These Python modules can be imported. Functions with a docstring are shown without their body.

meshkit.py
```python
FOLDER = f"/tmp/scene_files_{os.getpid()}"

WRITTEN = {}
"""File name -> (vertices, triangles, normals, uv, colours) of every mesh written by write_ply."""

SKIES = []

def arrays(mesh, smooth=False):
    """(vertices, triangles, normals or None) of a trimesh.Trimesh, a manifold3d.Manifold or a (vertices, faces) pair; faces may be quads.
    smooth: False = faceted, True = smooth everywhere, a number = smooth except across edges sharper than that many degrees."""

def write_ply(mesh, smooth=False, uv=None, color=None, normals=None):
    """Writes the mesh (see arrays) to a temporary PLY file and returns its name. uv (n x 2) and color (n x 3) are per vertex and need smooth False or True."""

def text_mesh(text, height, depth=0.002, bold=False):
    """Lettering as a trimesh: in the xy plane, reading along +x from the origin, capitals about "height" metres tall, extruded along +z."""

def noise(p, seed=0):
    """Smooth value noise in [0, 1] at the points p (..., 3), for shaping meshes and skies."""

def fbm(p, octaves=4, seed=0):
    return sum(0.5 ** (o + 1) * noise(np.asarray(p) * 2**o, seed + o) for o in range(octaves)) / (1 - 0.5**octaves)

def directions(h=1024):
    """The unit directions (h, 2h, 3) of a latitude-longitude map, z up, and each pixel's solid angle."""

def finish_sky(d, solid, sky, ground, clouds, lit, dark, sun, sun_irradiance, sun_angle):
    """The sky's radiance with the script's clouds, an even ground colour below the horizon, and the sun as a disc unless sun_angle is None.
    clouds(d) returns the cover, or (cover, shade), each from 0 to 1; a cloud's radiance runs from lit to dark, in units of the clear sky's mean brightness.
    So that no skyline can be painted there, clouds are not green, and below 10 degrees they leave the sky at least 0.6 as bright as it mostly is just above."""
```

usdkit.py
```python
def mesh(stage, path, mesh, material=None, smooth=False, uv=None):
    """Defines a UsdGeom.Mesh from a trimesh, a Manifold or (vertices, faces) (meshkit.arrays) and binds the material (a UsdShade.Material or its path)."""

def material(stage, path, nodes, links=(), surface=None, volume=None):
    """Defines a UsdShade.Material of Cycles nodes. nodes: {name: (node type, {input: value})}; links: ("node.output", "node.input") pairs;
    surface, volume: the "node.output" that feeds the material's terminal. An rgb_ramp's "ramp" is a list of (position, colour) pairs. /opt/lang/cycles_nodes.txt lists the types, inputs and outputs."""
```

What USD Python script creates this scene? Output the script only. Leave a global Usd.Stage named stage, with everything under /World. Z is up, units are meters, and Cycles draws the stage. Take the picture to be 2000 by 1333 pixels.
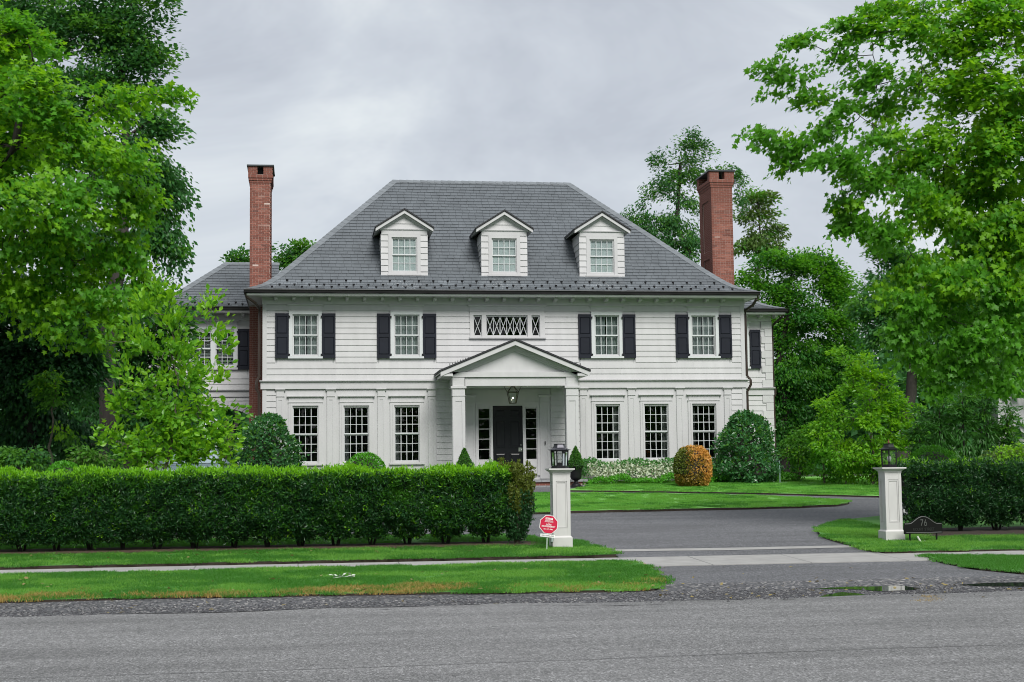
import math, random
import numpy as np
import trimesh, shapely, meshkit, usdkit
from shapely.geometry import Polygon, box as sbox, Point, LineString
from shapely.ops import unary_union
from pxr import Usd, UsdGeom, UsdLux, UsdShade, Gf, Sdf, Vt

rng = np.random.default_rng(7)
random.seed(7)
stage = Usd.Stage.CreateInMemory()
UsdGeom.SetStageUpAxis(stage, UsdGeom.Tokens.z)
UsdGeom.SetStageMetersPerUnit(stage, 1.0)
world = UsdGeom.Xform.Define(stage, '/World')
stage.SetDefaultPrim(world.GetPrim())
UsdGeom.Scope.Define(stage, '/World/Looks')

# ------------------------------------------------------------------ camera, sky, sun
W, H, F = 2000, 1333, 2900.0
YAW, PITCH, ROLL = math.radians(8.0), math.atan(253 / 2900.0), 0.0115
EYE = np.array([0, 0, 1.7])
fw = np.array([math.sin(YAW) * math.cos(PITCH), math.cos(YAW) * math.cos(PITCH), math.sin(PITCH)])
r0 = np.array([math.cos(YAW), -math.sin(YAW), 0]); u0 = np.cross(r0, fw)
cr, sr = math.cos(ROLL), math.sin(ROLL)
RT, UP = cr * r0 - sr * u0, sr * r0 + cr * u0
cam = UsdGeom.Camera.Define(stage, '/World/camera')
M = Gf.Matrix4d(*RT, 0, *UP, 0, *(-fw), 0, *EYE, 1)
cam.AddTransformOp().Set(M)
cam.CreateHorizontalApertureAttr(36.0)
cam.CreateFocalLengthAttr(36.0 * F / W)
cam.CreateClippingRangeAttr(Gf.Vec2f(0.1, 5000))
EXPOSURE = 1.6
cam.CreateExposureAttr(EXPOSURE)

SUN = np.array([0.14, -0.74, 0.80]); SUN = SUN / np.linalg.norm(SUN)
sun = UsdLux.DistantLight.Define(stage, '/World/sun')
zax = SUN; xax = np.cross([0, 0, 1.0], zax); xax /= np.linalg.norm(xax); yax = np.cross(zax, xax)
sun.AddTransformOp().Set(Gf.Matrix4d(*xax, 0, *yax, 0, *zax, 0, 0, 0, 50, 1))
sun.CreateNormalizeAttr(True)
sun.CreateIntensityAttr(0.4)
sun.CreateAngleAttr(28.0)
sun.CreateColorAttr(Gf.Vec3f(1.0, 0.97, 0.93))
elev, rot = math.asin(SUN[2]), math.atan2(SUN[0], SUN[1])
SKY_STRENGTH = 0.1
usdkit.material(stage, '/World/Looks/sky', {
    'sky': ('sky_texture', {'sky_type': 'single_scattering', 'sun_disc': False, 'sun_elevation': elev, 'sun_rotation': rot}),
    'tc': ('texture_coordinate', {}),
    'mp': ('mapping', {'scale': (1.0, 1.0, 2.4), 'location': (2.3, 0.4, 0.0)}),
    'n1': ('noise_texture', {'scale': 3.4, 'detail': 6.0, 'roughness': 0.55, 'distortion': 0.6}),
    'r1': ('rgb_ramp', {'ramp': [(0.37, (1.72, 1.83, 2.02)), (0.5, (2.06, 2.19, 2.36)), (0.62, (2.58, 2.71, 2.77))]}),
    'm': ('mix_color', {'fac': 0.965, 'use_clamp_result': False, 'use_clamp': False}),
    'bg': ('background_shader', {'strength': SKY_STRENGTH})},
    [('tc.generated', 'mp.vector'), ('mp.vector', 'n1.vector'), ('n1.fac', 'r1.fac'), ('sky.color', 'm.a'), ('r1.color', 'm.b'), ('m.result', 'bg.color')],
    surface='bg.background')
dome = UsdLux.DomeLight.Define(stage, '/World/sky')
UsdShade.MaterialBindingAPI.Apply(dome.GetPrim()).Bind(UsdShade.Material.Get(stage, '/World/Looks/sky'))
dome.GetPrim().SetCustomDataByKey('kind', 'structure')


def ray(px, py):
    d = fw + RT * (px - 1000) / F - UP * (py - 666.5) / F
    return d / np.linalg.norm(d)


def at(px, py, Y):
    d = ray(px, py)
    return EYE + d * (Y / d[1])


# ------------------------------------------------------------------ materials
def mat(name, base, rough=0.6, vary=0.0, rnd=None, noise=0.0, nscale=3.0, bump=0.0, bscale=60.0, spec=0.4, metal=0.0, coat=0.0, nscale3=None, dark=None, bdist=0.01):
    """base colour, varied a little by a noise and per piece (rnd: 'island' or 'object')"""
    n = {'p': ('principled_bsdf', {'base_color': base, 'roughness': rough, 'specular_ior_level': spec, 'metallic': metal, 'coat_weight': coat}), 'g': ('geometry', {})}
    l = []
    src = None
    if noise:
        n['n'] = ('noise_texture', {'scale': nscale, 'detail': 5.0, 'roughness': 0.6})
        n['nm'] = ('mapping', {'scale': nscale3 or (1, 1, 1)})
        n['rr'] = ('rgb_ramp', {'ramp': [(0.25, tuple(c * (1 - noise) for c in (dark or base))), (0.5, base), (0.75, tuple(min(1, c * (1 + noise)) for c in base))]})
        l += [('g.position', 'nm.vector'), ('nm.vector', 'n.vector'), ('n.fac', 'rr.fac')]
        src = 'rr.color'
    if rnd:
        n['h'] = ('hsv', {'color': base})
        if rnd == 'object':
            n['oi'] = ('object_info', {}); rs = 'oi.random'
        else:
            rs = 'g.random_per_island'
        n['mr'] = ('map_range', {'from_min': 0.0, 'from_max': 1.0, 'to_min': 1 - vary, 'to_max': 1 + vary})
        l += [(rs, 'mr.value'), ('mr.result', 'h.value')]
        if src:
            l += [(src, 'h.color')]
        src = 'h.color'
    if src:
        l += [(src, 'p.base_color')]
    if bump:
        n['bn'] = ('noise_texture', {'scale': bscale, 'detail': 4.0, 'roughness': 0.65})
        n['b'] = ('bump', {'strength': bump, 'distance': bdist})
        l += [('g.position', 'bn.vector'), ('bn.fac', 'b.height'), ('b.normal', 'p.normal')]
    return usdkit.material(stage, '/World/Looks/' + name, n, l, surface='p.BSDF')


def leafmat(name, cols, trans=0.35, rough=0.45, tcol=None, spec=0.35):
    """a leaf: colour from a ramp by leaf, mixed with light that shines through"""
    k = len(cols)
    ramp = [(i / max(k - 1, 1), c) for i, c in enumerate(cols)]
    tr = [(p, tuple(min(1, a * b) for a, b in zip(c, (1.7, 1.5, 0.9)))) for p, c in ramp]
    return usdkit.material(stage, '/World/Looks/' + name, {
        'g': ('geometry', {}), 'r': ('rgb_ramp', {'ramp': ramp}), 't': ('rgb_ramp', {'ramp': tr}),
        'p': ('principled_bsdf', {'roughness': rough, 'specular_ior_level': spec}),
        'tl': ('translucent_bsdf', {}), 'm': ('mix_closure', {'fac': trans})},
        [('g.random_per_island', 'r.fac'), ('g.random_per_island', 't.fac'), ('r.color', 'p.base_color'), ('t.color', 'tl.color'),
         ('p.BSDF', 'm.closure1'), ('tl.BSDF', 'm.closure2')], surface='m.closure')


def glassmat(name, tint=(1, 1, 1), refl=1.0, rough=0.0, ior=1.5):
    return usdkit.material(stage, '/World/Looks/' + name, {
        'f': ('fresnel', {'IOR': ior}), 't': ('transparent_bsdf', {'color': tint}), 'g': ('glossy_bsdf', {'roughness': rough, 'color': (refl, refl, refl)}), 'm': ('mix_closure', {})},
        [('f.fac', 'm.fac'), ('t.BSDF', 'm.closure1'), ('g.BSDF', 'm.closure2')], surface='m.closure')


WHITE = mat('white_siding', (0.420, 0.420, 0.425), 0.5, noise=0.075, nscale=1.6, nscale3=(2.2, 1, 0.5), rnd='object', vary=0.03)
TRIM = mat('white_trim', (0.430, 0.430, 0.436), 0.45, noise=0.06, nscale=1.5, nscale3=(2.0, 1, 0.6))
SASH = mat('sash_paint', (0.48, 0.505, 0.51), 0.4, noise=0.03, nscale=3)
NAVY = mat('shutter_paint', (0.010, 0.012, 0.019), 0.55, spec=.2, noise=0.15, nscale=4, rnd='object', vary=0.1)
DOOR = mat('door_paint', (0.005, 0.006, 0.008), 0.35, noise=0.1, nscale=3, spec=0.25)
GUTTER = mat('dark_bronze_metal', (0.018, 0.017, 0.018), 0.35, metal=0.3, noise=0.2, nscale=2)
BROWN = mat('brown_downspout', (0.045, 0.032, 0.026), 0.4, metal=0.3, noise=0.15, nscale=3)
IRON = mat('black_iron', (0.012, 0.012, 0.014), 0.4, metal=0.4)
LEAD = mat('lead_flashing', (0.10, 0.095, 0.115), 0.5, noise=0.2, nscale=5)
SLATE = mat('slate', (0.112, 0.126, 0.138), 0.42, rnd='object', vary=0.2, noise=0.2, nscale=2.2, bump=0.15, bscale=40)
SLATES = mat('slate_rows', (0.112, 0.126, 0.138), 0.42, rnd='island', vary=0.2, noise=0.2, nscale=2.2, bump=0.15, bscale=40)
UNDER = mat('roof_felt', (0.03, 0.03, 0.034), 0.8)
HIPT = mat('hip_slate', (0.126, 0.140, 0.152), 0.45, rnd='object', vary=0.12)
MORTAR = mat('mortar', (0.36, 0.28, 0.245), 0.9, noise=0.15, nscale=12)


def brickmat(name, rs):
    ramp = [(0, (0.165, 0.064, 0.048)), (0.3, (0.22, 0.084, 0.062)), (0.6, (0.26, 0.112, 0.086)), (0.85, (0.19, 0.070, 0.053)), (0.94, (0.12, 0.052, 0.042)), (0.992, (0.30, 0.17, 0.14)), (1, (0.46, 0.36, 0.32))]
    return usdkit.material(stage, '/World/Looks/' + name, {
        'g': ('geometry', {}), 'oi': ('object_info', {}), 'r': ('rgb_ramp', {'ramp': ramp}), 'n': ('noise_texture', {'scale': 18.0, 'detail': 4.0}),
        'h': ('hsv', {}), 'mr': ('map_range', {'to_min': 0.8, 'to_max': 1.2}), 'p': ('principled_bsdf', {'roughness': 0.85, 'specular_ior_level': 0.2})},
        [(rs, 'r.fac'), ('r.color', 'h.color'), ('g.position', 'n.vector'), ('n.fac', 'mr.value'), ('mr.result', 'h.value'), ('h.color', 'p.base_color')], surface='p.BSDF')


BRICK = brickmat('brick', 'oi.random')
BRICKS = brickmat('brick_rows', 'g.random_per_island')
PANE = glassmat('window_glass', (0.90, 0.95, 0.94), 0.85, 0.0, 1.45)
LGLASS = glassmat('lantern_glass', (0.93, 0.95, 0.94), 0.9, 0.02, 1.4)
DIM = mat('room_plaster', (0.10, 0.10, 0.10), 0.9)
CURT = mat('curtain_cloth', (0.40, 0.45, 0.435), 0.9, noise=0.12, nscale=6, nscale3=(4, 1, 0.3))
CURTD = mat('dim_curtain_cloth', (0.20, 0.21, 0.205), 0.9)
SHADE = mat('roller_shade', (0.68, 0.73, 0.73), 0.9, noise=0.06, nscale=3)
STONE = mat('bluestone', (0.20, 0.205, 0.215), 0.6, noise=0.25, nscale=4, bump=0.2, bscale=50)
STEEL = mat('polished_nickel', (0.75, 0.75, 0.73), 0.2, metal=1.0)
BULB = usdkit.material(stage, '/World/Looks/lit_bulb', {'e': ('emission', {'color': (1, 0.86, 0.62), 'strength': 14.0})}, surface='e.emission')
BARK = mat('bark', (0.055, 0.045, 0.036), 0.9, noise=0.4, nscale=9, nscale3=(3, 3, 0.6), bump=0.5, bscale=30)
BARKD = mat('dark_bark', (0.028, 0.024, 0.021), 0.9, noise=0.4, nscale=9, nscale3=(3, 3, 0.6))
STEM = mat('pale_stems', (0.085, 0.075, 0.055), 0.85, noise=0.3, nscale=12)
SOIL = mat('soil', (0.030, 0.022, 0.016), 0.95, noise=0.4, nscale=14, bump=0.6, bscale=40)


# ------------------------------------------------------------------ helpers for prims
used = {}


def numbered(parent, name):
    k = used.get((parent, name), 0)
    used[(parent, name)] = k + 1
    return f'{parent}/{name}' if k == 0 else f'{parent}/{name}_{k:03d}'


def data(prim, **kw):
    for k, v in kw.items():
        if v:
            prim.SetCustomDataByKey({'cat': 'category'}.get(k, k), v)


class Thing:
    def __init__(s, name, label=None, cat=None, loc=(0, 0, 0), group=None, kind=None):
        s.loc = np.array(loc, float)
        s.path = numbered('/World', name)
        x = UsdGeom.Xform.Define(stage, s.path)
        x.AddTranslateOp().Set(Gf.Vec3d(*map(float, loc)))
        s.prim = x.GetPrim()
        data(s.prim, label=label, cat=cat, group=group, kind=kind)

    def part(s, name, mesh, m, under=None, smooth=False, label=None, kind=None):
        """mesh in world coordinates; under: path of the part it belongs to"""
        v, f = vf(mesh)
        path = numbered(under or s.path, name)
        p = usdkit.mesh(stage, path, (v - s.loc, f), m, smooth)
        data(p.GetPrim(), label=label, kind=kind)
        return path


def single(name, mesh, m, label=None, cat=None, group=None, kind=None, smooth=False):
    p = usdkit.mesh(stage, numbered('/World', name), vf(mesh), m, smooth)
    data(p.GetPrim(), label=label, cat=cat, group=group, kind=kind)
    return p


def vf(mesh):
    if isinstance(mesh, MB):
        return mesh.get()
    if isinstance(mesh, tuple):
        return np.asarray(mesh[0], float), np.asarray(mesh[1], int)
    return np.array(mesh.vertices), np.array(mesh.faces)


BOXF = np.array([[0, 2, 1], [0, 3, 2], [4, 5, 6], [4, 6, 7], [0, 1, 5], [0, 5, 4], [1, 2, 6], [1, 6, 5], [2, 3, 7], [2, 7, 6], [3, 0, 4], [3, 4, 7]])


class MB:
    """collects shapes that become one mesh"""
    def __init__(s):
        s.v, s.f, s.n = [], [], 0

    def add(s, v, f):
        v = np.asarray(v, float); f = np.asarray(f, int)
        s.v.append(v); s.f.append(f + s.n); s.n += len(v)
        return s

    def mesh(s, m):
        return s.add(*vf(m))

    def box(s, x0, x1, y0, y1, z0, z1):
        return s.add([[x0, y0, z0], [x1, y0, z0], [x1, y1, z0], [x0, y1, z0], [x0, y0, z1], [x1, y0, z1], [x1, y1, z1], [x0, y1, z1]], BOXF)

    def hexa(s, pts):
        """8 corners: bottom loop then top loop"""
        return s.add(pts, BOXF)

    def board(s, x0, x1, z0, z1, y, tb, tt):
        """clapboard on the plane y: thick at the bottom, thin at the top"""
        return s.add([[x0, y - tb, z0], [x1, y - tb, z0], [x1, y, z0], [x0, y, z0], [x0, y - tt, z1], [x1, y - tt, z1], [x1, y, z1], [x0, y, z1]], BOXF)

    def prism(s, prof, x0, x1, axis='x'):
        """closed profile (a, z) extruded along x (a = y) or along y (a = x)"""
        P = Polygon(prof)
        if not P.exterior.is_ccw:
            prof = prof[::-1]
        n = len(prof)
        v = []
        for t in (x0, x1):
            for a, z in prof:
                v.append([t, a, z] if axis == 'x' else [a, t, z])
        f = []
        for i in range(n):
            j = (i + 1) % n
            f += [[i, j, n + j], [i, n + j, n + i]]
        tv, tf = trimesh.creation.triangulate_polygon(Polygon(prof), engine='earcut')
        idx = [int(np.argmin(((np.array(prof) - q) ** 2).sum(1))) for q in tv]
        for a, b, c in tf:
            f += [[idx[a], idx[c], idx[b]], [n + idx[a], n + idx[b], n + idx[c]]]
        f = np.array(f)
        if axis == 'x':
            f = f
        else:
            f = f[:, ::-1]
        return s.add(v, f)

    def tube(s, pts, rad, n=8):
        pts = np.asarray(pts, float)
        rad = np.broadcast_to(np.asarray(rad, float), (len(pts),))
        t = np.gradient(pts, axis=0); t /= np.linalg.norm(t, axis=1, keepdims=True) + 1e-12
        ref = np.where(np.abs(t[:, 2:]) < 0.9, [[0, 0, 1.0]], [[1.0, 0, 0]])
        a = np.cross(t, ref); a /= np.linalg.norm(a, axis=1, keepdims=True) + 1e-12
        b = np.cross(t, a)
        ang = np.arange(n) * 2 * np.pi / n
        v = pts[:, None] + rad[:, None, None] * (np.cos(ang)[None, :, None] * a[:, None] + np.sin(ang)[None, :, None] * b[:, None])
        i, j = np.meshgrid(np.arange(len(pts) - 1), np.arange(n), indexing='ij')
        q = np.stack([i * n + j, i * n + (j + 1) % n, (i + 1) * n + (j + 1) % n, (i + 1) * n + j], -1).reshape(-1, 4)
        f = np.vstack([q[:, [0, 1, 2]], q[:, [0, 2, 3]]])
        V = v.reshape(-1, 3)
        caps = [[0, k + 1, k] for k in range(1, n - 1)] + [[(len(pts) - 1) * n, (len(pts) - 1) * n + k, (len(pts) - 1) * n + k + 1] for k in range(1, n - 1)]
        return s.add(V, np.vstack([f[:, ::-1], np.array(caps)[:, ::-1]]))

    def lathe(s, prof, c, n=16):
        """profile (radius, z) turned round the point c"""
        pr = np.asarray(prof, float); ang = np.arange(n) * 2 * np.pi / n
        v = np.stack([pr[:, None, 0] * np.cos(ang), pr[:, None, 0] * np.sin(ang), np.broadcast_to(pr[:, None, 1], (len(pr), n))], -1) + np.asarray(c)
        i, j = np.meshgrid(np.arange(len(pr) - 1), np.arange(n), indexing='ij')
        q = np.stack([i * n + j, i * n + (j + 1) % n, (i + 1) * n + (j + 1) % n, (i + 1) * n + j], -1).reshape(-1, 4)
        return s.add(v.reshape(-1, 3), np.vstack([q[:, [0, 1, 2]], q[:, [0, 2, 3]]]))

    def get(s):
        return np.vstack(s.v), np.vstack(s.f)


def box(*a):
    return MB().box(*a)


def holed_wall(outer, holes, y0, y1):
    """a wall in the xz plane with openings, from y0 to y1"""
    P = sbox(*outer)
    for h in holes:
        P = P.difference(sbox(*h) if len(h) == 4 else Polygon(h))
    m = MB()
    for g in getattr(P, 'geoms', [P]):
        if g.geom_type != 'Polygon' or g.area < 1e-5:
            continue
        e = trimesh.creation.extrude_polygon(g, y1 - y0, engine='earcut')
        v = np.array(e.vertices)
        m.add(np.stack([v[:, 0], y1 - v[:, 2], v[:, 1]], 1), np.array(e.faces))
    return m
# ------------------------------------------------------------------ terrain
GY = np.array([-60, 20.5, 24.1, 25.8, 27.8, 51.0, 58.0, 400.0])
GZ = np.array([0, 0, 0.10, 0.15, 0.21, 1.20, 1.32, 1.6])


def G(y):
    return np.interp(y, GY, GZ)


def gp(px, py):
    """the ground point under a pixel"""
    d = ray(px, py)
    a, b = 2.0, 160.0
    for _ in range(60):
        m = (a + b) / 2
        p = EYE + d * (m / d[1])
        if p[2] > G(m):
            a = m
        else:
            b = m
    return float(p[0]), float(p[1])


def drape(poly, dz, step=2.0):
    m = MB()
    x0, y0, x1, y1 = poly.bounds
    cuts = sorted({y0, y1, *[g for g in GY if y0 < g < y1], *np.arange(math.ceil(y0 / step) * step, y1, step)})
    for a, b in zip(cuts[:-1], cuts[1:]):
        s = poly.intersection(sbox(x0 - 1, a, x1 + 1, b))
        for g in getattr(s, 'geoms', [s]):
            if g.geom_type != 'Polygon' or g.area < 1e-6:
                continue
            v, f = trimesh.creation.triangulate_polygon(g, engine='earcut')
            v = np.asarray(v)
            V = np.column_stack([v, G(v[:, 1]) + dz])
            f = np.asarray(f)
            nz = np.cross(V[f[:, 1]] - V[f[:, 0]], V[f[:, 2]] - V[f[:, 0]])[:, 2]
            f = np.where((nz < 0)[:, None], f[:, ::-1], f)
            m.add(V, f)
    return m


def skirt(poly, z_top, z_bot):
    m = MB()
    for g in getattr(poly, 'geoms', [poly]):
        c = np.array(g.exterior.coords)
        d = np.concatenate([[0], np.cumsum(np.linalg.norm(np.diff(c, axis=0), axis=1))])
        k = max(8, int(d[-1] / 0.4))
        t = np.linspace(0, d[-1], k)
        c = np.column_stack([np.interp(t, d, c[:, 0]), np.interp(t, d, c[:, 1])])
        g0 = G(c[:, 1])
        V = np.vstack([np.column_stack([c, g0 + z_bot]), np.column_stack([c, g0 + z_top])])
        i = np.arange(k - 1)
        f = np.vstack([np.column_stack([i, i + 1, k + i + 1]), np.column_stack([i, k + i + 1, k + i])])
        m.add(V, f)
    return m


def rough_edge(poly, amp, seed, step=0.25):
    c = np.array(poly.exterior.coords)[:-1]
    cc = np.vstack([c, c[:1]])
    d = np.concatenate([[0], np.cumsum(np.linalg.norm(np.diff(cc, axis=0), axis=1))])
    t = np.arange(0, d[-1], step)
    q = np.column_stack([np.interp(t, d, cc[:, 0]), np.interp(t, d, cc[:, 1])])
    n = meshkit.fbm(np.column_stack([q * 1.7, np.full(len(q), seed)]), 3, seed) - 0.5
    n2 = meshkit.fbm(np.column_stack([q * 1.7 + 40, np.full(len(q), seed)]), 3, seed + 9) - 0.5
    return Polygon(q + amp * 2 * np.column_stack([n2, n])).buffer(0)


def asphalt(name, base, speck, scale, wet=0.0, rough=0.8, patch=0.15):
    return usdkit.material(stage, '/World/Looks/' + name, {
        'g': ('geometry', {}),
        'vm': ('mapping', {'scale': (1.0, 0.42, 1.0)}),
        'v': ('voronoi_texture', {'scale': scale, 'feature': 'f1'}),
        'vr': ('rgb_ramp', {'ramp': [(0, tuple(c * 0.5 for c in base)), (0.45, tuple(c * 0.85 for c in base)), (0.75, base), (0.95, speck), (1, tuple(min(1, c * 1.3) for c in speck))]}),
        'sep': ('separate_color', {}),
        'n': ('noise_texture', {'scale': 0.7, 'detail': 7.0, 'roughness': 0.62}),
        'nm': ('mapping', {'scale': (0.28, 1.9, 1)}),
        'mr': ('map_range', {'from_min': 0.36, 'from_max': 0.64, 'to_min': 1 - patch, 'to_max': 1 + patch}),
        'n3': ('noise_texture', {'scale': 26.0, 'detail': 3.0, 'roughness': 0.7}),
        'mr3': ('map_range', {'from_min': 0.3, 'from_max': 0.7, 'to_min': 0.76, 'to_max': 1.24}),
        'mu': ('math', {'math_type': 'multiply'}),
        'h': ('hsv', {}),
        'b': ('bump', {'strength': 0.6, 'distance': 0.006}),
        'p': ('principled_bsdf', {'roughness': rough, 'specular_ior_level': 0.35})},
        [('g.position', 'vm.vector'), ('vm.vector', 'v.vector'), ('v.color', 'sep.color'), ('sep.r', 'vr.fac'), ('vr.color', 'h.color'), ('g.position', 'nm.vector'), ('nm.vector', 'n.vector'), ('n.fac', 'mr.value'),
         ('vm.vector', 'n3.vector'), ('n3.fac', 'mr3.value'), ('mr.result', 'mu.value1'), ('mr3.result', 'mu.value2'), ('mu.value', 'h.value'), ('h.color', 'p.base_color'),
         ('v.distance', 'b.height'), ('b.normal', 'p.normal')], surface='p.BSDF')


ROAD = asphalt('road_asphalt', (0.150, 0.151, 0.153), (0.200, 0.200, 0.205), 84.0, patch=0.17)
SHOULDER = asphalt('shoulder_gravel', (0.070, 0.071, 0.078), (0.20, 0.195, 0.19), 34.0, patch=0.25)
DRIVE = asphalt('drive_asphalt', (0.102, 0.105, 0.114), (0.15, 0.15, 0.162), 70.0, patch=0.17)
WALK = mat('concrete_walk', (0.25, 0.248, 0.242), 0.85, noise=0.15, nscale=3, bump=0.2, bscale=90)
LAWN = mat('lawn_turf', (0.050, 0.165, 0.022), 0.9, noise=0.3, nscale=2.5, bump=0.5, bscale=50)
LAWNB = mat('bright_lawn_turf', (0.115, 0.295, 0.055), 0.9, noise=0.22, nscale=1.6, nscale3=(0.6, 2.2, 1), bump=0.5, bscale=50)
GROUND = mat('rough_ground', (0.035, 0.055, 0.018), 0.95, noise=0.35, nscale=1.2, bump=0.5, bscale=20)
WATER = usdkit.material(stage, '/World/Looks/puddle_water', {'p': ('principled_bsdf', {'base_color': (0.018, 0.02, 0.018), 'roughness': 0.03, 'specular_ior_level': 0.6}), 'g': ('geometry', {}),
    'n': ('noise_texture', {'scale': 9.0}), 'b': ('bump', {'strength': 0.03, 'distance': 0.01})}, [('g.position', 'n.vector'), ('n.fac', 'b.height'), ('b.normal', 'p.normal')], surface='p.BSDF')

# base ground, one sheet to the horizon
ys = sorted({-200.0, -60.0, *GY.tolist(), *np.arange(-20, 100, 4.0).tolist(), 600.0})
xs = np.array([-500, -150, -60, -30, -15, 0, 15, 30, 60, 150, 500.0])
gv = np.array([[x, y, float(G(y)) - 0.02 - (0.1 if y < 18 else 0)] for y in ys for x in xs])
gf = []
for i in range(len(ys) - 1):
    for j in range(len(xs) - 1):
        a = i * len(xs) + j
        gf += [[a, a + 1, a + len(xs) + 1], [a, a + len(xs) + 1, a + len(xs)]]
single('ground', (gv, np.array(gf)), GROUND, label='rough ground under the trees and round the house', kind='structure')

# road and its gravelly shoulder; the road surface is a step of a few centimetres above the worn edge
edge_pts = [(-60, 18.75)] + [(x, 18.75 + 0.10 * math.sin(x * 0.9) + 0.06 * math.sin(x * 2.7 + 1)) for x in np.arange(-12, 22, 0.35)] + [(70, 18.75)]
road_poly = Polygon([(-60, -40), (70, -40), (70, 18.75)] + edge_pts[::-1][1:])
rm = MB().mesh(drape(road_poly, 0.022, 8)).mesh(skirt(road_poly, 0.022, -0.03))
single('road', rm, ROAD, label='grey worn asphalt road across the bottom', kind='structure')
seam = LineString([(-8, 13.05), (-3, 13.0), (0.5, 13.05), (2.5, 13.15), (5, 13.3), (9, 13.3)])
single('road_seam', drape(Polygon(np.array(seam.buffer(0.008).exterior.coords) + 0), 0.0255), mat('tar_seam', (0.080, 0.080, 0.083), 0.7), label='thin dark seam running along the road', kind='structure')
ck = []
for a, b, w_ in ((-8, -2.4, .010), (-2.3, 0.3, .030), (0.4, 2.2, .018), (4.6, 5.6, .014)):
    xx = np.arange(a, b, .12)
    yy = 18.72 + 0.10 * np.sin(xx * 0.9) + 0.06 * np.sin(xx * 2.7 + 1) - .01
    hw2 = w_ * (.35 + meshkit.noise(np.column_stack([xx * 3, xx * 0, xx * 0]), 4) * 1.3)
    ck.append(Polygon(np.vstack([np.column_stack([xx, yy - hw2]), np.column_stack([xx, yy + hw2])[::-1]])).buffer(0))
for cx_, cy_, l_, w_ in ((3.35, 18.35, .22, .018), (3.9, 18.2, .30, .022), (4.35, 18.22, .18, .015), (2.9, 18.5, .16, .014), (1.0, 18.45, .1, .02), (6.1, 18.4, .14, .016)):
    ck.append(rough_edge(Polygon([(cx_ - l_, cy_), (cx_, cy_ + w_), (cx_ + l_, cy_), (cx_, cy_ - w_)]), .02, 6, .05))
single('road_cracks', drape(unary_union(ck), 0.0262), mat('crack_shadow', (0.022, 0.022, 0.024), 0.9), label='dark cracks and broken edge of the road', kind='structure')
sh_poly = sbox(-60, 18.3, 70, 21.4)
single('road_shoulder', drape(sh_poly, 0.004), SHOULDER, label='dark gravelly shoulder between road and grass verge', kind='structure')

# driveway: apron, forecourt and loop round the island
drive_outer = unary_union([
    Polygon([gp(1225, 1099), gp(1262, 1106), gp(1288, 1126), gp(1297, 1144), (5.9, 20.3), (17.5, 20.3), (17.5, 21.6), gp(2080, 1133), gp(1990, 1122), gp(1900, 1113), gp(1836, 1100), gp(1806, 1088), gp(1730, 1082), gp(1650, 1063),
             (12.5, 29.5), (18, 31), (22, 34.5), (22.5, 40), (21, 45), (16, 48.4), (9.5, 49.4), (3, 49.3), (-6, 48.8), (-12, 44), (-11, 37), (-5, 33), (2, 32), (4.6, 31), (5.2, 29), gp(1120, 1057), gp(1205, 1086)]),
    sbox(-8, 47, -1.6, 58)])
single('driveway', drape(drive_outer, 0.0), DRIVE, label='dark asphalt driveway looping round the grass island', kind='structure')
walk_poly = sbox(-60, 24.1, 70, 25.75)
slabs = Thing('sidewalk', 'pale concrete sidewalk of jointed slabs crossing the driveway', None, (4, 24.9, 0.1), kind='structure')
sx = [-60, -30] + list(np.arange(-12, 22.1, 1.7)) + [40, 70]
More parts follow.
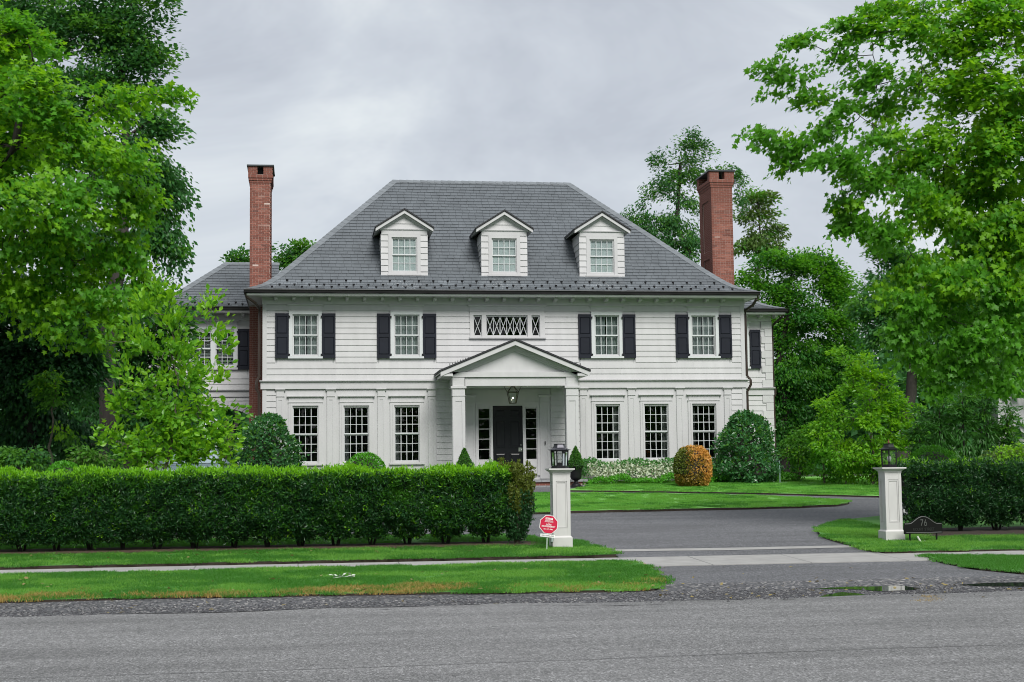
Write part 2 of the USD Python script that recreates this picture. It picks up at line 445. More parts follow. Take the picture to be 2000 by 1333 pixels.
for a, b in zip(sx[:-1], sx[1:]):
    m = MB()
    jz = rng.uniform(-0.003, 0.003)
    y0, y1 = 24.1, 25.75
    zt0, zt1 = G(y0) + 0.012 + jz, G(y1) + 0.012 + jz
    m.hexa([[a + .006, y0, zt0 - .06], [b - .006, y0, zt0 - .06], [b - .006, y1, zt1 - .06], [a + .006, y1, zt1 - .06], [a + .006, y0, zt0], [b - .006, y0, zt0], [b - .006, y1, zt1], [a + .006, y1, zt1]])
    slabs.part('slab', m, WALK)
strip = Polygon([gp(1206, 1078), gp(1420, 1075.5), gp(1690, 1069.5), gp(1678, 1065.5), gp(1420, 1071), gp(1196, 1074)])
single('driveway_strip', drape(strip, 0.006), WALK, label='narrow pale concrete strip set across the driveway', kind='structure')
puddles = []
for pl in ([(1592, 1172), (1612, 1163), (1640, 1158), (1668, 1160), (1690, 1164), (1676, 1171), (1640, 1174)],
           [(1590, 1152), (1650, 1148), (1720, 1147), (1745, 1145.5), (1775, 1147), (1800, 1152), (1760, 1155), (1720, 1157), (1690, 1154), (1650, 1152)],
           [(1870, 1144), (1930, 1140), (2010, 1139), (2040, 1143), (2010, 1147), (1930, 1147)]):
    pp = rough_edge(Polygon([gp(*p) for p in pl]), 0.05, 3, 0.08)
    puddles.append(pp)
    for g in getattr(pp, 'geoms', [pp]):
        v, f = trimesh.creation.triangulate_polygon(g, engine='earcut')
        v = np.asarray(v); f = np.asarray(f)
        zz = 0.011 + float(G(v[:, 1]).max())
        V = np.column_stack([v, np.full(len(v), zz)])
        nz = np.cross(V[f[:, 1]] - V[f[:, 0]], V[f[:, 2]] - V[f[:, 0]])[:, 2]
        single('puddle', (V, np.where((nz < 0)[:, None], f[:, ::-1], f)), WATER, label='still rain puddle on the driveway apron', kind='structure')

# lawns: raised turf with a cut soil edge
lawn_polys = {}


def lawn(name, poly, m, label, amp=0.05, top=0.05, seed=1, key=None):
    p = rough_edge(poly, amp, seed)
    p = max(getattr(p, 'geoms', [p]), key=lambda g: g.area)
    lawn_polys[key or name] = p
    pr = single(name, drape(p, top), m, label=label, kind='structure')
    e = usdkit.mesh(stage, str(pr.GetPath()) + '/soil_edge', skirt(p, top, -0.03).get(), SOIL)
    return p


lawn('verge', Polygon([(-30, 24.05), gp(1225, 1099), gp(1262, 1106), gp(1288, 1126), gp(1294, 1142), gp(1288, 1154), gp(1200, 1157.5), gp(1000, 1160.5), gp(600, 1166), gp(300, 1171), gp(0, 1179), (-30, 20.9)]), LAWN,
     'mown grass verge between shoulder and sidewalk, dry along the road', 0.06, 0.035, 1, 'verge_a')
lawn('verge', Polygon([gp(1806, 1088), gp(1836, 1099), gp(1900, 1112), gp(1990, 1121), (40, 22.2), (40, 24.05), (13, 24.05)]), LAWN, 'second mown verge beyond the driveway apron', 0.05, 0.035, 2, 'verge_b')
lawn('hedge_lawn', Polygon([(-30, 25.8), gp(1203, 1087), gp(1160, 1069), gp(1122, 1058), (5.0, 29.3), (4.2, 31), (-30, 31)]), LAWN, 'strip of grass along the foot of the long hedge', 0.04, 0.04, 3)
lawn('gate_lawn', Polygon([gp(1730, 1083), gp(1690, 1076), gp(1640, 1061), gp(1605, 1050), gp(1597, 1040), gp(1612, 1029), gp(1660, 1018), gp(1725, 1011), (16, 34), (40, 34), (40, 25.8)]), LAWN, 'rounded grass corner by the number plaque', 0.04, 0.05, 4)
isl = Polygon([gp(1040, 1005), gp(1120, 1003), gp(1300, 999), gp(1450, 996), gp(1560, 993), gp(1640, 989.5), gp(1662, 985), gp(1640, 979.5), gp(1560, 975), gp(1450, 970.5), gp(1300, 967.5), gp(1120, 966.5), gp(1040, 966.5), (0, 45.2), (-4, 42), (-2, 37.5)])
lawn('grass_island', isl, LAWNB, 'bright green grass island inside the driveway loop', 0.05, 0.06, 5)
hl = Polygon([gp(1100, 960.5), gp(1140, 961), gp(1300, 963), gp(1450, 965.5), gp(1560, 968), gp(1730, 973), (25, 44.5), (30, 40), (40, 40), (40, 56), (15.9, 56), (15.9, 51.8), (9.4, 51.8), (9.4, 48.9)])
lawn('house_lawn', hl, LAWNB, 'strip of lawn between driveway loop and planted beds', 0.05, 0.05, 6)
lawn('side_lawn', Polygon([(4.6, 49.7), (4.6, 51.8), (-1.5, 51.8), (-1.5, 49.7)]), LAWN, 'lawn under the windows behind the hedge', 0.03, 0.05, 7)
# ------------------------------------------------------------------ the house
FY = 52.0            # plane of the front wall's boards
house = Thing('house', 'large white clapboard house with slate hip roof, portico and two brick chimneys', 'house', (7.2, 52.0, 1.2))
WX0, WX1 = -1.43, 15.83
C2 = [0.045, 3.57, 10.74, 14.30]          # upper windows
C1 = [0.045, 1.80, 3.56, 10.72, 12.49, 14.25]   # tall lower windows
holes = [(c - .42, 5.79, c + .42, 7.18) for c in C2] + [(c - .42, 2.08, c + .42, 3.96) for c in C1]
holes += [(5.95, 6.48, 6.22, 7.15), (6.40, 6.48, 7.86, 7.15), (8.02, 6.48, 8.30, 7.15)]
holes += [(6.58, 1.50, 7.66, 3.99), (6.07, 2.09, 6.48, 3.89), (7.76, 2.09, 8.16, 3.89)]
wm = holed_wall((WX0 + .03, 0.9, WX1 - .03, 7.97), holes, FY + .002, FY + .14)
wm.box(WX0 + .03, WX0 + .17, FY + .14, 62.2, 0.9, 7.97).box(WX1 - .17, WX1 - .03, FY + .14, 62.2, 0.9, 7.97).box(WX0 + .03, WX1 - .03, 62.2, 62.35, 0.9, 7.97)
house.part('wall', wm, WHITE)
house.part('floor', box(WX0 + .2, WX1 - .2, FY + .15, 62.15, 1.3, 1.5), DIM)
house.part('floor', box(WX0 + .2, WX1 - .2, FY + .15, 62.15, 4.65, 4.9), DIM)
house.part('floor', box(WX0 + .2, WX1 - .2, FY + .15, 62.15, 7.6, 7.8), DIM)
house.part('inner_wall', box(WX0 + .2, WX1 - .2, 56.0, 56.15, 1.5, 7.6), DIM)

# --- clapboards of the upper storey
P = 0.2045


def rows(z0, z1, cuts, x0, x1, y=FY, name='siding_board', under=None):
    """rows of boards between z0 and z1; cuts: (xa, xb, za, zb) kept free"""
    n = int(round((z1 - z0) / P)); h = (z1 - z0) / n
    for k in range(n):
        a, b = z0 + k * h, z0 + (k + 1) * h
        segs = [(x0, x1)]
        for ca, cb, za, zb in cuts:
            if zb - 0.03 > a and za + 0.03 < b:
                segs = [q for s in segs for q in ((s[0], min(s[1], ca)), (max(s[0], cb), s[1])) if q[1] - q[0] > 0.04]
        cut_ = []
        for s in segs:
            t = s[0]
            while s[1] - t > 5.2:
                e = t + rng.uniform(3.4, 4.8)
                cut_.append((t, e - .0007)); t = e + .0007
            cut_.append((t, s[1]))
        for s in cut_:
            house.part(name, MB().board(s[0], s[1], a + .001, b + .012 if k < n - 1 else b, y, 0.030, 0.008), WHITE, under)


cuts = []
for c in C2:
    cuts += [(c - 1.04, c + 1.04, 5.68, 7.24), (c - .57, c + .57, 5.66, 7.56)]
cuts += [(5.81, 8.49, 6.37, 7.56)]
rows(4.905, 7.555, cuts, WX0 + .145, WX1 - .145)
rows(1.25, 4.60, [(-.96, 4.60, 0, 9), (5.62, 8.67, 0, 9), (9.70, 15.29, 0, 9)], WX0 + .145, WX1 - .145)
for x in (WX0, WX1 - .145):
    house.part('corner_board', box(x, x + .145, FY - .034, FY, 1.2, 7.56), TRIM)

# --- belt course
house.part('belt_course', box(WX0 - .06, WX1 + .06, FY - .075, FY, 4.60, 4.835), TRIM)
bc = house.part('belt_cap', MB().prism([(FY, 4.835), (FY - .10, 4.835), (FY - .15, 4.868), (FY - .15, 4.888), (FY, 4.905)], WX0 - .10, WX1 + .10), TRIM)
# --- frieze, modillions, soffit, gutter
EY, EXL, EXR = 51.35, -1.95, 16.13
house.part('frieze', box(WX0 - .02, WX1 + .02, FY - .045, FY, 7.56, 7.80), TRIM)
house.part('soffit', MB().box(EXL + .03, EXR - .03, EY + .03, FY, 7.80, 7.83).box(EXL + .03, WX0, FY, 62.4, 7.80, 7.83).box(WX1, EXR - .03, FY, 62.4, 7.80, 7.83), TRIM)
mx = [-0.97 + 0.6135 * k for k in range(27)]
for x in mx:
    house.part('modillion', MB().prism([(FY - .045, 7.66), (FY - .40, 7.70), (FY - .42, 7.72), (FY - .42, 7.80), (FY - .045, 7.80)], x - .055, x + .055), TRIM)
cv = [(EY + .03, 7.785), (EY - .01, 7.795), (EY - .035, 7.845), (EY - .035, 7.865), (EY + .04, 7.865), (EY + .04, 7.785)]
house.part('eave_crown', MB().prism(cv, EXL, EXR).box(EXL - .02, EXL + .03, EY + .04, 62.4, 7.785, 7.865).box(EXR - .03, EXR + .02, EY + .04, 62.4, 7.785, 7.865), TRIM)
gp_ = [(EY + .02, 7.868), (EY - .05, 7.868), (EY - .115, 7.90), (EY - .125, 7.975), (EY - .145, 7.985), (EY - .145, 8.0), (EY - .115, 8.0), (EY - .105, 7.96), (EY + .02, 7.96)]
house.part('gutter', MB().prism(gp_, EXL - .10, EXR + .10).box(EXL - .10, EXL, EY + .02, 62.4, 7.868, 8.0).box(EXR, EXR + .10, EY + .02, 62.4, 7.868, 8.0), GUTTER)
house.part('gutter_rim', box(EXL - .10, EXR + .10, EY - .158, EY - .146, 7.982, 8.004), mat('worn_rim_metal', (0.16, 0.16, 0.165), 0.4, metal=0.5))


def downspout(pts, name='downspout', r=.05):
    m = MB().tube(pts, r, 8)
    p = house.part(name, m, BROWN, smooth=40)
    return p


downspout([(EXL - .02, EY + .05, 7.88), (EXL - .0, EY + .06, 7.74), (WX0 - .24, EY + .25, 7.55), (WX0 - .11, FY + .12, 7.42), (WX0 - .11, FY + .12, 7.2), (WX0 - .11, FY + .12, 5.05), (WX0 - .20, FY + .06, 4.86), (WX0 - .20, FY + .06, 4.62), (WX0 - .11, FY + .12, 4.45), (WX0 - .11, FY + .12, 1.25)])
downspout([(EXR + .02, EY + .05, 7.88), (EXR + .0, EY + .06, 7.74), (WX1 + .22, EY + .25, 7.55), (WX1 + .09, FY + .12, 7.42), (WX1 + .09, FY + .12, 7.2), (WX1 + .09, FY + .12, 5.05), (WX1 + .20, FY + .02, 4.86), (WX1 + .20, FY + .02, 4.70), (WX1 + .09, FY + .12, 4.45), (WX1 + .09, FY + .12, 1.25)])

# --- lower panelled bays with pilasters
for x0, x1 in ((-.96, 4.60), (9.70, 15.29)):
    cs = [c for c in C1 if x0 < c < x1]
    house.part('bay_panel', holed_wall((x0, 1.22, x1, 4.60), [(c - .42, 2.08, c + .42, 3.96) for c in cs], FY - .012, FY + .001), TRIM)


def pilaster(c, y=FY - .012, w=.13, z0=1.22, z1=4.60, name='pilaster'):
    m = MB().box(c - w, c + w, y - .026, y, z0, z1 - .25)
    for s in (-1, 1):
        m.box(c + s * (w - .035) - .035, c + s * (w - .035) + .035, y - .038, y - .026, z0 + .22, z1 - .25)
    m.box(c - w + .07, c + w - .07, y - .038, y - .026, z1 - .38, z1 - .25)
    m.box(c - w - .010, c + w + .010, y - .044, y, z0, z0 + .22)
    p = house.part(name, m, TRIM)
    k = MB().box(c - w, c + w, y - .05, y, z1 - .244, z1 - .075)
    k.prism([(y, z1 - .075), (y - .055, z1 - .075), (y - .075, z1 - .04), (y - .105, z1 - .015), (y - .105, z1 - .001), (y, z1 - .001)], c - w - .045, c + w + .045)
    k.box(c - w - .012, c + w + .012, y - .062, y, z1 - .262, z1 - .244)
    house.part('capital', k, TRIM, p)
    return p


for c in (-.82, .92, 2.67, 4.44, 9.85, 11.60, 13.37, 15.14):
    pilaster(c)


# --- windows
def sash_mesh(x0, x1, z0, z1, cols, rws, y, fr=.045, bar=.021, botr=None):
    """frame and glazing bars round the panes of one sash"""
    m = MB()
    b = botr or fr
    m.box(x0 - fr, x0, y, y + .035, z0 - b, z1 + fr).box(x1, x1 + fr, y, y + .035, z0 - b, z1 + fr)
    m.box(x0, x1, y, y + .035, z0 - b, z0).box(x0, x1, y, y + .035, z1, z1 + fr)
    for i in range(1, cols):
        x = x0 + (x1 - x0) * i / cols
        m.box(x - bar / 2, x + bar / 2, y + .004, y + .030, z0, z1)
    for j in range(1, rws):
        z = z0 + (z1 - z0) * j / rws
        m.box(x0, x1, y + .006, y + .028, z - bar / 2, z + bar / 2)
    return m


def panes(owner, under, x0, x1, z0, z1, cols, rws, y, name='pane', joined=False):
    if joined:
        m = MB()
        for i in range(cols):
            for j in range(rws):
                a, b = x0 + (x1 - x0) * i / cols, x0 + (x1 - x0) * (i + 1) / cols
                c, d = z0 + (z1 - z0) * j / rws, z0 + (z1 - z0) * (j + 1) / rws
                m.add([[a, y, c], [b, y, c], [b, y, d], [a, y, d]], [[0, 1, 2], [0, 2, 3]])
        owner.part('panes', m, PANE, under, kind='stuff')
        return
    for i in range(cols):
        for j in range(rws):
            a, b = x0 + (x1 - x0) * i / cols, x0 + (x1 - x0) * (i + 1) / cols
            c, d = z0 + (z1 - z0) * j / rws, z0 + (z1 - z0) * (j + 1) / rws
            t = rng.uniform(-.0012, .0012, 2)
            owner.part(name, (np.array([[a, y + t[0], c], [b, y - t[0], c], [b, y - t[0] + t[1], d], [a, y + t[0] + t[1], d]]), np.array([[0, 1, 2], [0, 2, 3]])), PANE, under)


def curtain(x0, x1, z0, z1, y, waves, amp, ph=0.0, gather=1.0):
    n = max(12, int(waves * 10))
    u = np.linspace(0, 1, n)
    top = np.column_stack([x0 + (x1 - x0) * u, y + amp * np.sin(u * waves * 6.283 + ph) + .4 * amp * np.sin(u * waves * 15 + 2 * ph), np.full(n, z1)])
    bot = top.copy(); bot[:, 2] = z0
    bot[:, 1] = y + amp * 1.5 * np.sin(u * waves * 6.283 + ph + .3)
    i = np.arange(n - 1)
    f = np.vstack([np.column_stack([i, i + 1, n + i + 1]), np.column_stack([i, n + i + 1, n + i])])
    return np.vstack([bot, top]), f


def double_hung(c, zb, zr0, zr1, zt, hw, cols, r_top, r_bot, owner=house, under=None, y=FY, joined=False):
    """upper sash sits outside, lower sash behind it; returns nothing"""
    sn = 'sash'
    owner.part(sn, sash_mesh(c - hw, c + hw, zr1, zt, cols, r_top, y + .025), SASH, under)
    panes(owner, under, c - hw, c + hw, zr1, zt, cols, r_top, y + .045, joined=joined)
    owner.part(sn, sash_mesh(c - hw, c + hw, zb, zr0, cols, r_bot, y + .064, botr=.075), SASH, under)
    panes(owner, under, c - hw, c + hw, zb, zr0, cols, r_bot, y + .084, joined=joined)


def shutter(c, z0=5.67, z1=7.24, hw=.235, y=FY - .036, hinge=1, owner=house):
    st = .055
    m = MB()
    m.box(c - hw, c - hw + st, y - .045, y, z0, z1).box(c + hw - st, c + hw, y - .045, y, z0, z1)
    zs = [z0, z0 + .13, z0 + .73, z0 + .86, z1 - .105, z1]
    for a, b in ((zs[0], zs[1]), (zs[2], zs[3]), (zs[4], zs[5])):
        m.box(c - hw + st, c + hw - st, y - .045, y, a, b)
    p = owner.part('shutter', m, NAVY)
    for a, b in ((zs[1], zs[2]), (zs[3], zs[4])):
        q = MB()
        x0, x1 = c - hw + st, c + hw - st
        q.box(x0, x1, y - .018, y - .004, a, b)
        e = .028
        q.hexa([[x0 + .008, y - .018, a + .008], [x1 - .008, y - .018, a + .008], [x1 - .008, y - .018, b - .008], [x0 + .008, y - .018, b - .008],
                [x0 + e, y - .038, a + e], [x1 - e, y - .038, a + e], [x1 - e, y - .038, b - e], [x0 + e, y - .038, b - e]])
        owner.part('panel', q, NAVY, p)
    for z in (z0 + .12, z1 - .12):
        owner.part('hinge', box(c + hinge * (hw + .012) - .03, c + hinge * (hw + .012) + .03, y - .058, y - .046, z - .035, z + .035), IRON, p)
    owner.part('holdback', MB().tube([(c - hinge * (hw - .06), y - .05, z0 + .01), (c - hinge * (hw - .06), y - .06, z0 - .03), (c - hinge * (hw - .06), y - .05, z0 - .07)], .014, 6), IRON, p)


for i, c in enumerate(C2):
    y = FY
    m = MB()
    m.box(c - .57, c - .45, y - .05, y + .02, 5.74, 7.21).box(c + .45, c + .57, y - .05, y + .02, 5.74, 7.21).box(c - .57, c + .57, y - .05, y + .02, 7.21, 7.325)
    m.box(c - .60, c + .60, y - .085, y + .03, 5.665, 5.735)                                   # sill
    hd = MB().box(c - .57, c + .57, y - .034, y, 7.345, 7.50).box(c - .59, c + .59, y - .06, y, 7.325, 7.345)
    hd.prism([(y, 7.50), (y - .045, 7.50), (y - .085, 7.535), (y - .085, 7.557), (y, 7.557)], c - .63, c + .63)
    w = house.part('window', m, SASH)
    house.part('head', hd, TRIM, w)
    double_hung(c, 5.81, 6.46, 6.51, 7.16, .395, 4, 2, 2, under=w)
    house.part('curtain', curtain(c - .42, c - .02, 5.75, 7.2, y + .22, 4.5, .022, i), CURT, w, smooth=True)
    house.part('curtain', curtain(c + .05 - .03 * (i % 2), c + .42, 5.75, 7.2, y + .22, 4.0, .022, i * 2 + 1), CURT, w, smooth=True)
    shutter(c - .805, hinge=1)
    shutter(c + .805, hinge=-1)

for i, c in enumerate(C1):
    y = FY - .012
    m = MB()
    m.box(c - .585, c - .445, y - .035, y + .02, 2.0, 4.02).box(c + .445, c + .585, y - .035, y + .02, 2.0, 4.02).box(c - .585, c + .585, y - .035, y + .02, 4.02, 4.13)
    m.box(c - .50, c - .445, y - .05, y - .035, 2.0, 4.02).box(c + .445, c + .50, y - .05, y - .035, 2.0, 4.02).box(c - .50, c + .50, y - .05, y - .035, 4.02, 4.06)
    m.box(c - .62, c + .62, y - .075, y + .03, 1.955, 2.02)
    m.box(c - .565, c + .565, y - .03, y, 4.15, 4.31).box(c - .60, c + .60, y - .055, y, 4.13, 4.15)
    m.prism([(y, 4.31), (y - .05, 4.31), (y - .10, 4.335), (y - .10, 4.36), (y, 4.37)], c - .64, c + .64)
    w = house.part('window', m, TRIM)
    double_hung(c, 2.10, 2.985, 3.065, 3.94, .40, 4, 3, 3, under=w, y=FY + .01)
    if i in (1, 2):
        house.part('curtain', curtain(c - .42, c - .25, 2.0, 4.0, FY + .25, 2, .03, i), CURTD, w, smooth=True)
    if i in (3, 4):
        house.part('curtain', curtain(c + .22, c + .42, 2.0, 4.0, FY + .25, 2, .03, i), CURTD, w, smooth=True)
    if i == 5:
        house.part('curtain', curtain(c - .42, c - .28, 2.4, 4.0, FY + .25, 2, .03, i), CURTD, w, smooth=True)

# --- long window with diamond bars over the portico
y = FY
m = MB()
for a, b in ((5.81, 5.93), (6.235, 6.385), (7.875, 8.01), (8.315, 8.49)):
    m.box(a, b, y - .05, y + .03, 6.43, 7.20)
m.box(5.81, 8.49, y - .05, y + .03, 7.20, 7.325).box(5.78, 8.52, y - .09, y + .03, 6.365, 6.43)
m.box(5.81, 8.49, y - .036, y, 7.345, 7.50).box(5.79, 8.51, y - .075, y, 7.325, 7.345)
m.prism([(y, 7.50), (y - .05, 7.50), (y - .11, 7.535), (y - .11, 7.557), (y, 7.557)], 5.75, 8.55)
dw = house.part('diamond_window', m, TRIM)
for a, b, n in ((5.96, 6.21, 1), (6.41, 7.85, 6), (8.04, 8.29, 1)):
    m = sash_mesh(a, b, 6.49, 7.14, 1, 1, y + .03, fr=.03)
    wd = (b - a) / n
    for k in range(n):
        x = a + k * wd
        for p, q in (((x, 6.49), (x + wd, 7.14)), ((x + wd, 6.49), (x, 7.14))):
            d = np.array([q[0] - p[0], q[1] - p[1]]); d /= np.linalg.norm(d); nn = np.array([-d[1], d[0]]) * .010
            m.hexa([[p[0] - nn[0], y + .032, p[1] - nn[1]], [p[0] + nn[0], y + .032, p[1] + nn[1]], [p[0] + nn[0], y + .05, p[1] + nn[1]], [p[0] - nn[0], y + .05, p[1] - nn[1]],
                    [q[0] - nn[0], y + .032, q[1] - nn[1]], [q[0] + nn[0], y + .032, q[1] + nn[1]], [q[0] + nn[0], y + .05, q[1] + nn[1]], [q[0] - nn[0], y + .05, q[1] - nn[1]]])
        if k:
            m.box(x - .010, x + .010, y + .034, y + .048, 6.49, 7.14)
    house.part('sash', m, SASH, dw)
    panes(house, dw, a, b, 6.49, 7.14, n, 1, y + .055)

# --- entrance
m = MB()
m.box(5.98, 6.06, y - .05, y + .03, 1.52, 4.04).box(6.50, 6.585, y - .05, y + .03, 1.52, 4.04).box(7.655, 7.745, y - .05, y + .03, 1.52, 4.04).box(8.17, 8.25, y - .05, y + .03, 1.52, 4.04)
m.box(5.98, 8.25, y - .052, y + .03, 4.04, 4.10)
m.box(6.06, 6.50, y - .02, y + .03, 1.52, 2.02).box(7.745, 8.17, y - .02, y + .03, 1.52, 2.02).box(6.06, 6.50, y - .03, y + .03, 3.92, 4.04).box(7.745, 8.17, y - .03, y + .03, 3.92, 4.04)
m.box(6.585, 7.655, y - .03, y + .03, 3.985, 4.04)
en = house.part('door_surround', m, TRIM)
for c in (5.79, 8.44):
    pilaster(c, y=FY, w=.17, z0=1.40, z1=4.36, name='door_pilaster')
house.part('entablature', MB().box(5.60, 8.64, FY - .05, FY, 4.10, 4.12).box(5.60, 8.64, FY - .035, FY, 4.36, 4.56).box(5.62, 5.98, FY - .02, FY, 1.4, 4.10).box(8.25, 8.62, FY - .02, FY, 1.4, 4.10).box(5.62, 8.62, FY - .02, FY, 4.12, 4.36), TRIM)
for a, b in ((6.09, 6.47), (7.77, 8.14)):
    sl = house.part('sidelight', sash_mesh(a, b, 2.10, 3.88, 1, 5, y + .0, fr=.03, bar=.024), TRIM)
    panes(house, sl, a, b, 2.10, 3.88, 1, 5, y + .02)
    house.part('panel', MB().box(a + .02, b - .02, y - .03, y - .02, 1.68, 1.92), TRIM, sl)
house.part('threshold', box(6.45, 7.78, FY - .16, FY + .05, 1.44, 1.515), STONE)
m = MB().box(6.59, 7.65, y + .03, y + .075, 1.52, 3.98)
door = house.part('door', m, DOOR)
for cx in (6.86, 7.38):
    for z0, z1 in ((1.68, 2.32), (2.52, 3.46), (3.58, 3.86)):
        e = .035
        q = MB().box(cx - .19, cx + .19, y + .018, y + .0301, z0, z0 + .02).box(cx - .19, cx + .19, y + .018, y + .0301, z1 - .02, z1).box(cx - .19, cx - .17, y + .018, y + .0301, z0 + .02, z1 - .02).box(cx + .17, cx + .19, y + .018, y + .0301, z0 + .02, z1 - .02)
        q.hexa([[cx - .16, y + .0301, z0 + .03], [cx + .16, y + .0301, z0 + .03], [cx + .16, y + .0301, z1 - .03], [cx - .16, y + .0301, z1 - .03],
                [cx - .12, y + .016, z0 + .07], [cx + .12, y + .016, z0 + .07], [cx + .12, y + .016, z1 - .07], [cx - .12, y + .016, z1 - .07]])
        house.part('panel', q, DOOR, door)
house.part('lock_plate', MB().box(7.50, 7.63, y + .012, y + .03, 2.37, 2.50), STEEL, door)
house.part('knob', MB().tube([(7.585, y + .012, 2.44), (7.585, y - .03, 2.44)], [.012, .012], 8).mesh(trimesh.creation.icosphere(2, .03).apply_translation((7.585, y - .045, 2.44))), STEEL, door, smooth=30)
house.part('keyhole', MB().tube([(7.585, y + .03, 2.60), (7.585, y + .01, 2.60)], .02, 10), STEEL, door)
house.part('doorbell', box(8.425, 8.46, FY - .075, FY - .048, 2.60, 2.72), IRON)

# --- portico
PY = FY - 1.95
m = MB()
m.box(4.98, 9.36, PY, PY + .34, 4.88, 5.05).box(4.98, 5.30, PY + .34, FY - .03, 4.88, 5.05).box(9.04, 9.36, PY + .34, FY - .03, 4.88, 5.05)         # frieze
m.box(5.42, 8.90, PY + .06, PY + .36, 4.58, 4.875).box(5.05, 5.36, PY + .44, FY - .08, 4.58, 4.875).box(8.96, 9.27, PY + .44, FY - .08, 4.58, 4.875)   # beams
portico = house.part('portico', m, TRIM)
house.part('ceiling', box(5.36, 8.96, PY + .36, FY - .08, 4.60, 4.64), mat('porch_ceiling_paint', (0.50, 0.55, 0.50), 0.6), portico)
AX, AZ, TXL, TXR, TZ = 7.12, 6.13, 4.53, 9.71, 5.06
tym = MB()
tym.prism([(4.98, 5.055), (9.36, 5.055), (9.36, 5.12), (AX + .04, 6.02), (AX + .04 - .04, 6.02), (4.98, 5.12)], PY + .10, PY + .16, axis='y')
house.part('tympanum', tym, TRIM, portico)


def rake(x_in, z_in, x_out, z_out, t0, t1, y0, y1):
    """sloping strip from the ridge to the tip, t0..t1 measured straight down"""
    return MB().hexa([[x_in, y0, z_in - t1], [x_out, y0, z_out - t1], [x_out, y1, z_out - t1], [x_in, y1, z_in - t1],
                      [x_in, y0, z_in - t0], [x_out, y0, z_out - t0], [x_out, y1, z_out - t0], [x_in, y1, z_in - t0]]) if x_out > x_in else \
        MB().hexa([[x_out, y0, z_out - t1], [x_in, y0, z_in - t1], [x_in, y1, z_in - t1], [x_out, y1, z_out - t1],
                   [x_out, y0, z_out - t0], [x_in, y0, z_in - t0], [x_in, y1, z_in - t0], [x_out, y1, z_out - t0]])


EDGE = mat('black_edge_metal', (0.014, 0.015, 0.018), 0.6)
k = (AZ - TZ) / ((TXR - TXL) / 2)
cm = MB()
for tx in (TXL, TXR):
    s = 1 if tx > AX else -1
    a = lambda e: tx - s * e
    zz = lambda e: TZ + e * k
    cm.mesh(rake(AX, AZ, a(.03), zz(.03), .026, .175, PY - .225, PY - .185))
    cm.mesh(rake(AX, AZ, a(.03), zz(.03), .026, .075, PY - .185, FY - .03))
    cm.mesh(rake(AX, AZ, a(.20), zz(.20), .075, .20, PY - .06, PY + .0))
    cm.mesh(rake(AX, AZ, a(.34), zz(.34), .13, .30, PY + .0, PY + .10))
    cm.mesh(rake(AX, AZ, a(.56), zz(.56), .30, .36, PY + .05, PY + .10))
    cm.box(min(a(.10), a(.45)), max(a(.10), a(.45)), PY - .2, FY - .03, TZ - .16, TZ - .075)
house.part('raking_cornice', cm, TRIM, portico)
for tx in (TXL, TXR):
    house.part('roof_plane', rake(AX, AZ + .03, tx, TZ + .03, 0, .055, PY - .225, FY - .03), UNDER, portico)
    house.part('drip_edge', rake(AX, AZ + .052, tx, TZ + .052, 0, .060, PY - .262, PY - .227), EDGE, portico)
    s = 1 if tx > AX else -1
    L = math.hypot(tx - AX, AZ - TZ); n = 14
    for j in range(n):
        f0, f1 = (j + .0) / n, min(1, (j + 1.25) / n)
        xa, za = AX + (tx - AX) * f0, AZ + (TZ - AZ) * f0 + .037
        xb, zb = AX + (tx - AX) * f1, AZ + (TZ - AZ) * f1 + .048
        for yk in range(3):
            y0, y1 = PY - .225 + yk * .75 + (0.0 if yk == 0 else -.18 * (j % 2)), PY - .225 + (yk + 1) * .75 - .006 - (.18 * (j % 2) if yk < 2 else 0)
            house.part('roof_slate', rake(xa, za + .012, xb, zb + .012, 0, .014, y0, min(y1, FY - .032)), SLATE, portico)
for tx, s, ks in ((TXL, -1, 8), (TXR, 1, 3)):
    for j in range(ks):
        e = .35 + .11 * j
        x, z = tx - s * e, TZ + e * k + .06
        house.part('snow_guard', MB().box(x - .008, x + .008, PY - .2 + .19 * j, PY - .12 + .19 * j, z, z + .07), IRON, portico)
for c in (5.19, 9.10):
    m = MB().box(c - .20, c + .20, PY + .03, PY + .43, 1.38, 4.25)
    for s in (-1, 1):
        m.box(c + s * .155 - .045, c + s * .155 + .045, PY + .012, PY + .03, 1.78, 4.24)
        m.box(c + s * .20 - (.0 if s > 0 else .018), c + s * .20 + (.018 if s > 0 else .0), PY + .03, PY + .12, 1.78, 4.24)
    m.box(c - .11, c + .11, PY + .012, PY + .03, 4.06, 4.24)
    col = house.part('column', m, TRIM, portico)
    house.part('capital', MB().box(c - .215, c + .215, PY + .005, PY + .45, 4.255, 4.50).box(c - .225, c + .225, PY - .005, PY + .46, 4.24, 4.262).box(c - .26, c + .26, PY - .035, PY + .49, 4.50, 4.575).box(c - .205, c + .205, PY + .02, PY + .45, 4.578, 4.872), TRIM, portico)
    house.part('plinth', box(c - .235, c + .235, PY - .005, PY + .465, 1.38, 1.78), TRIM, portico)

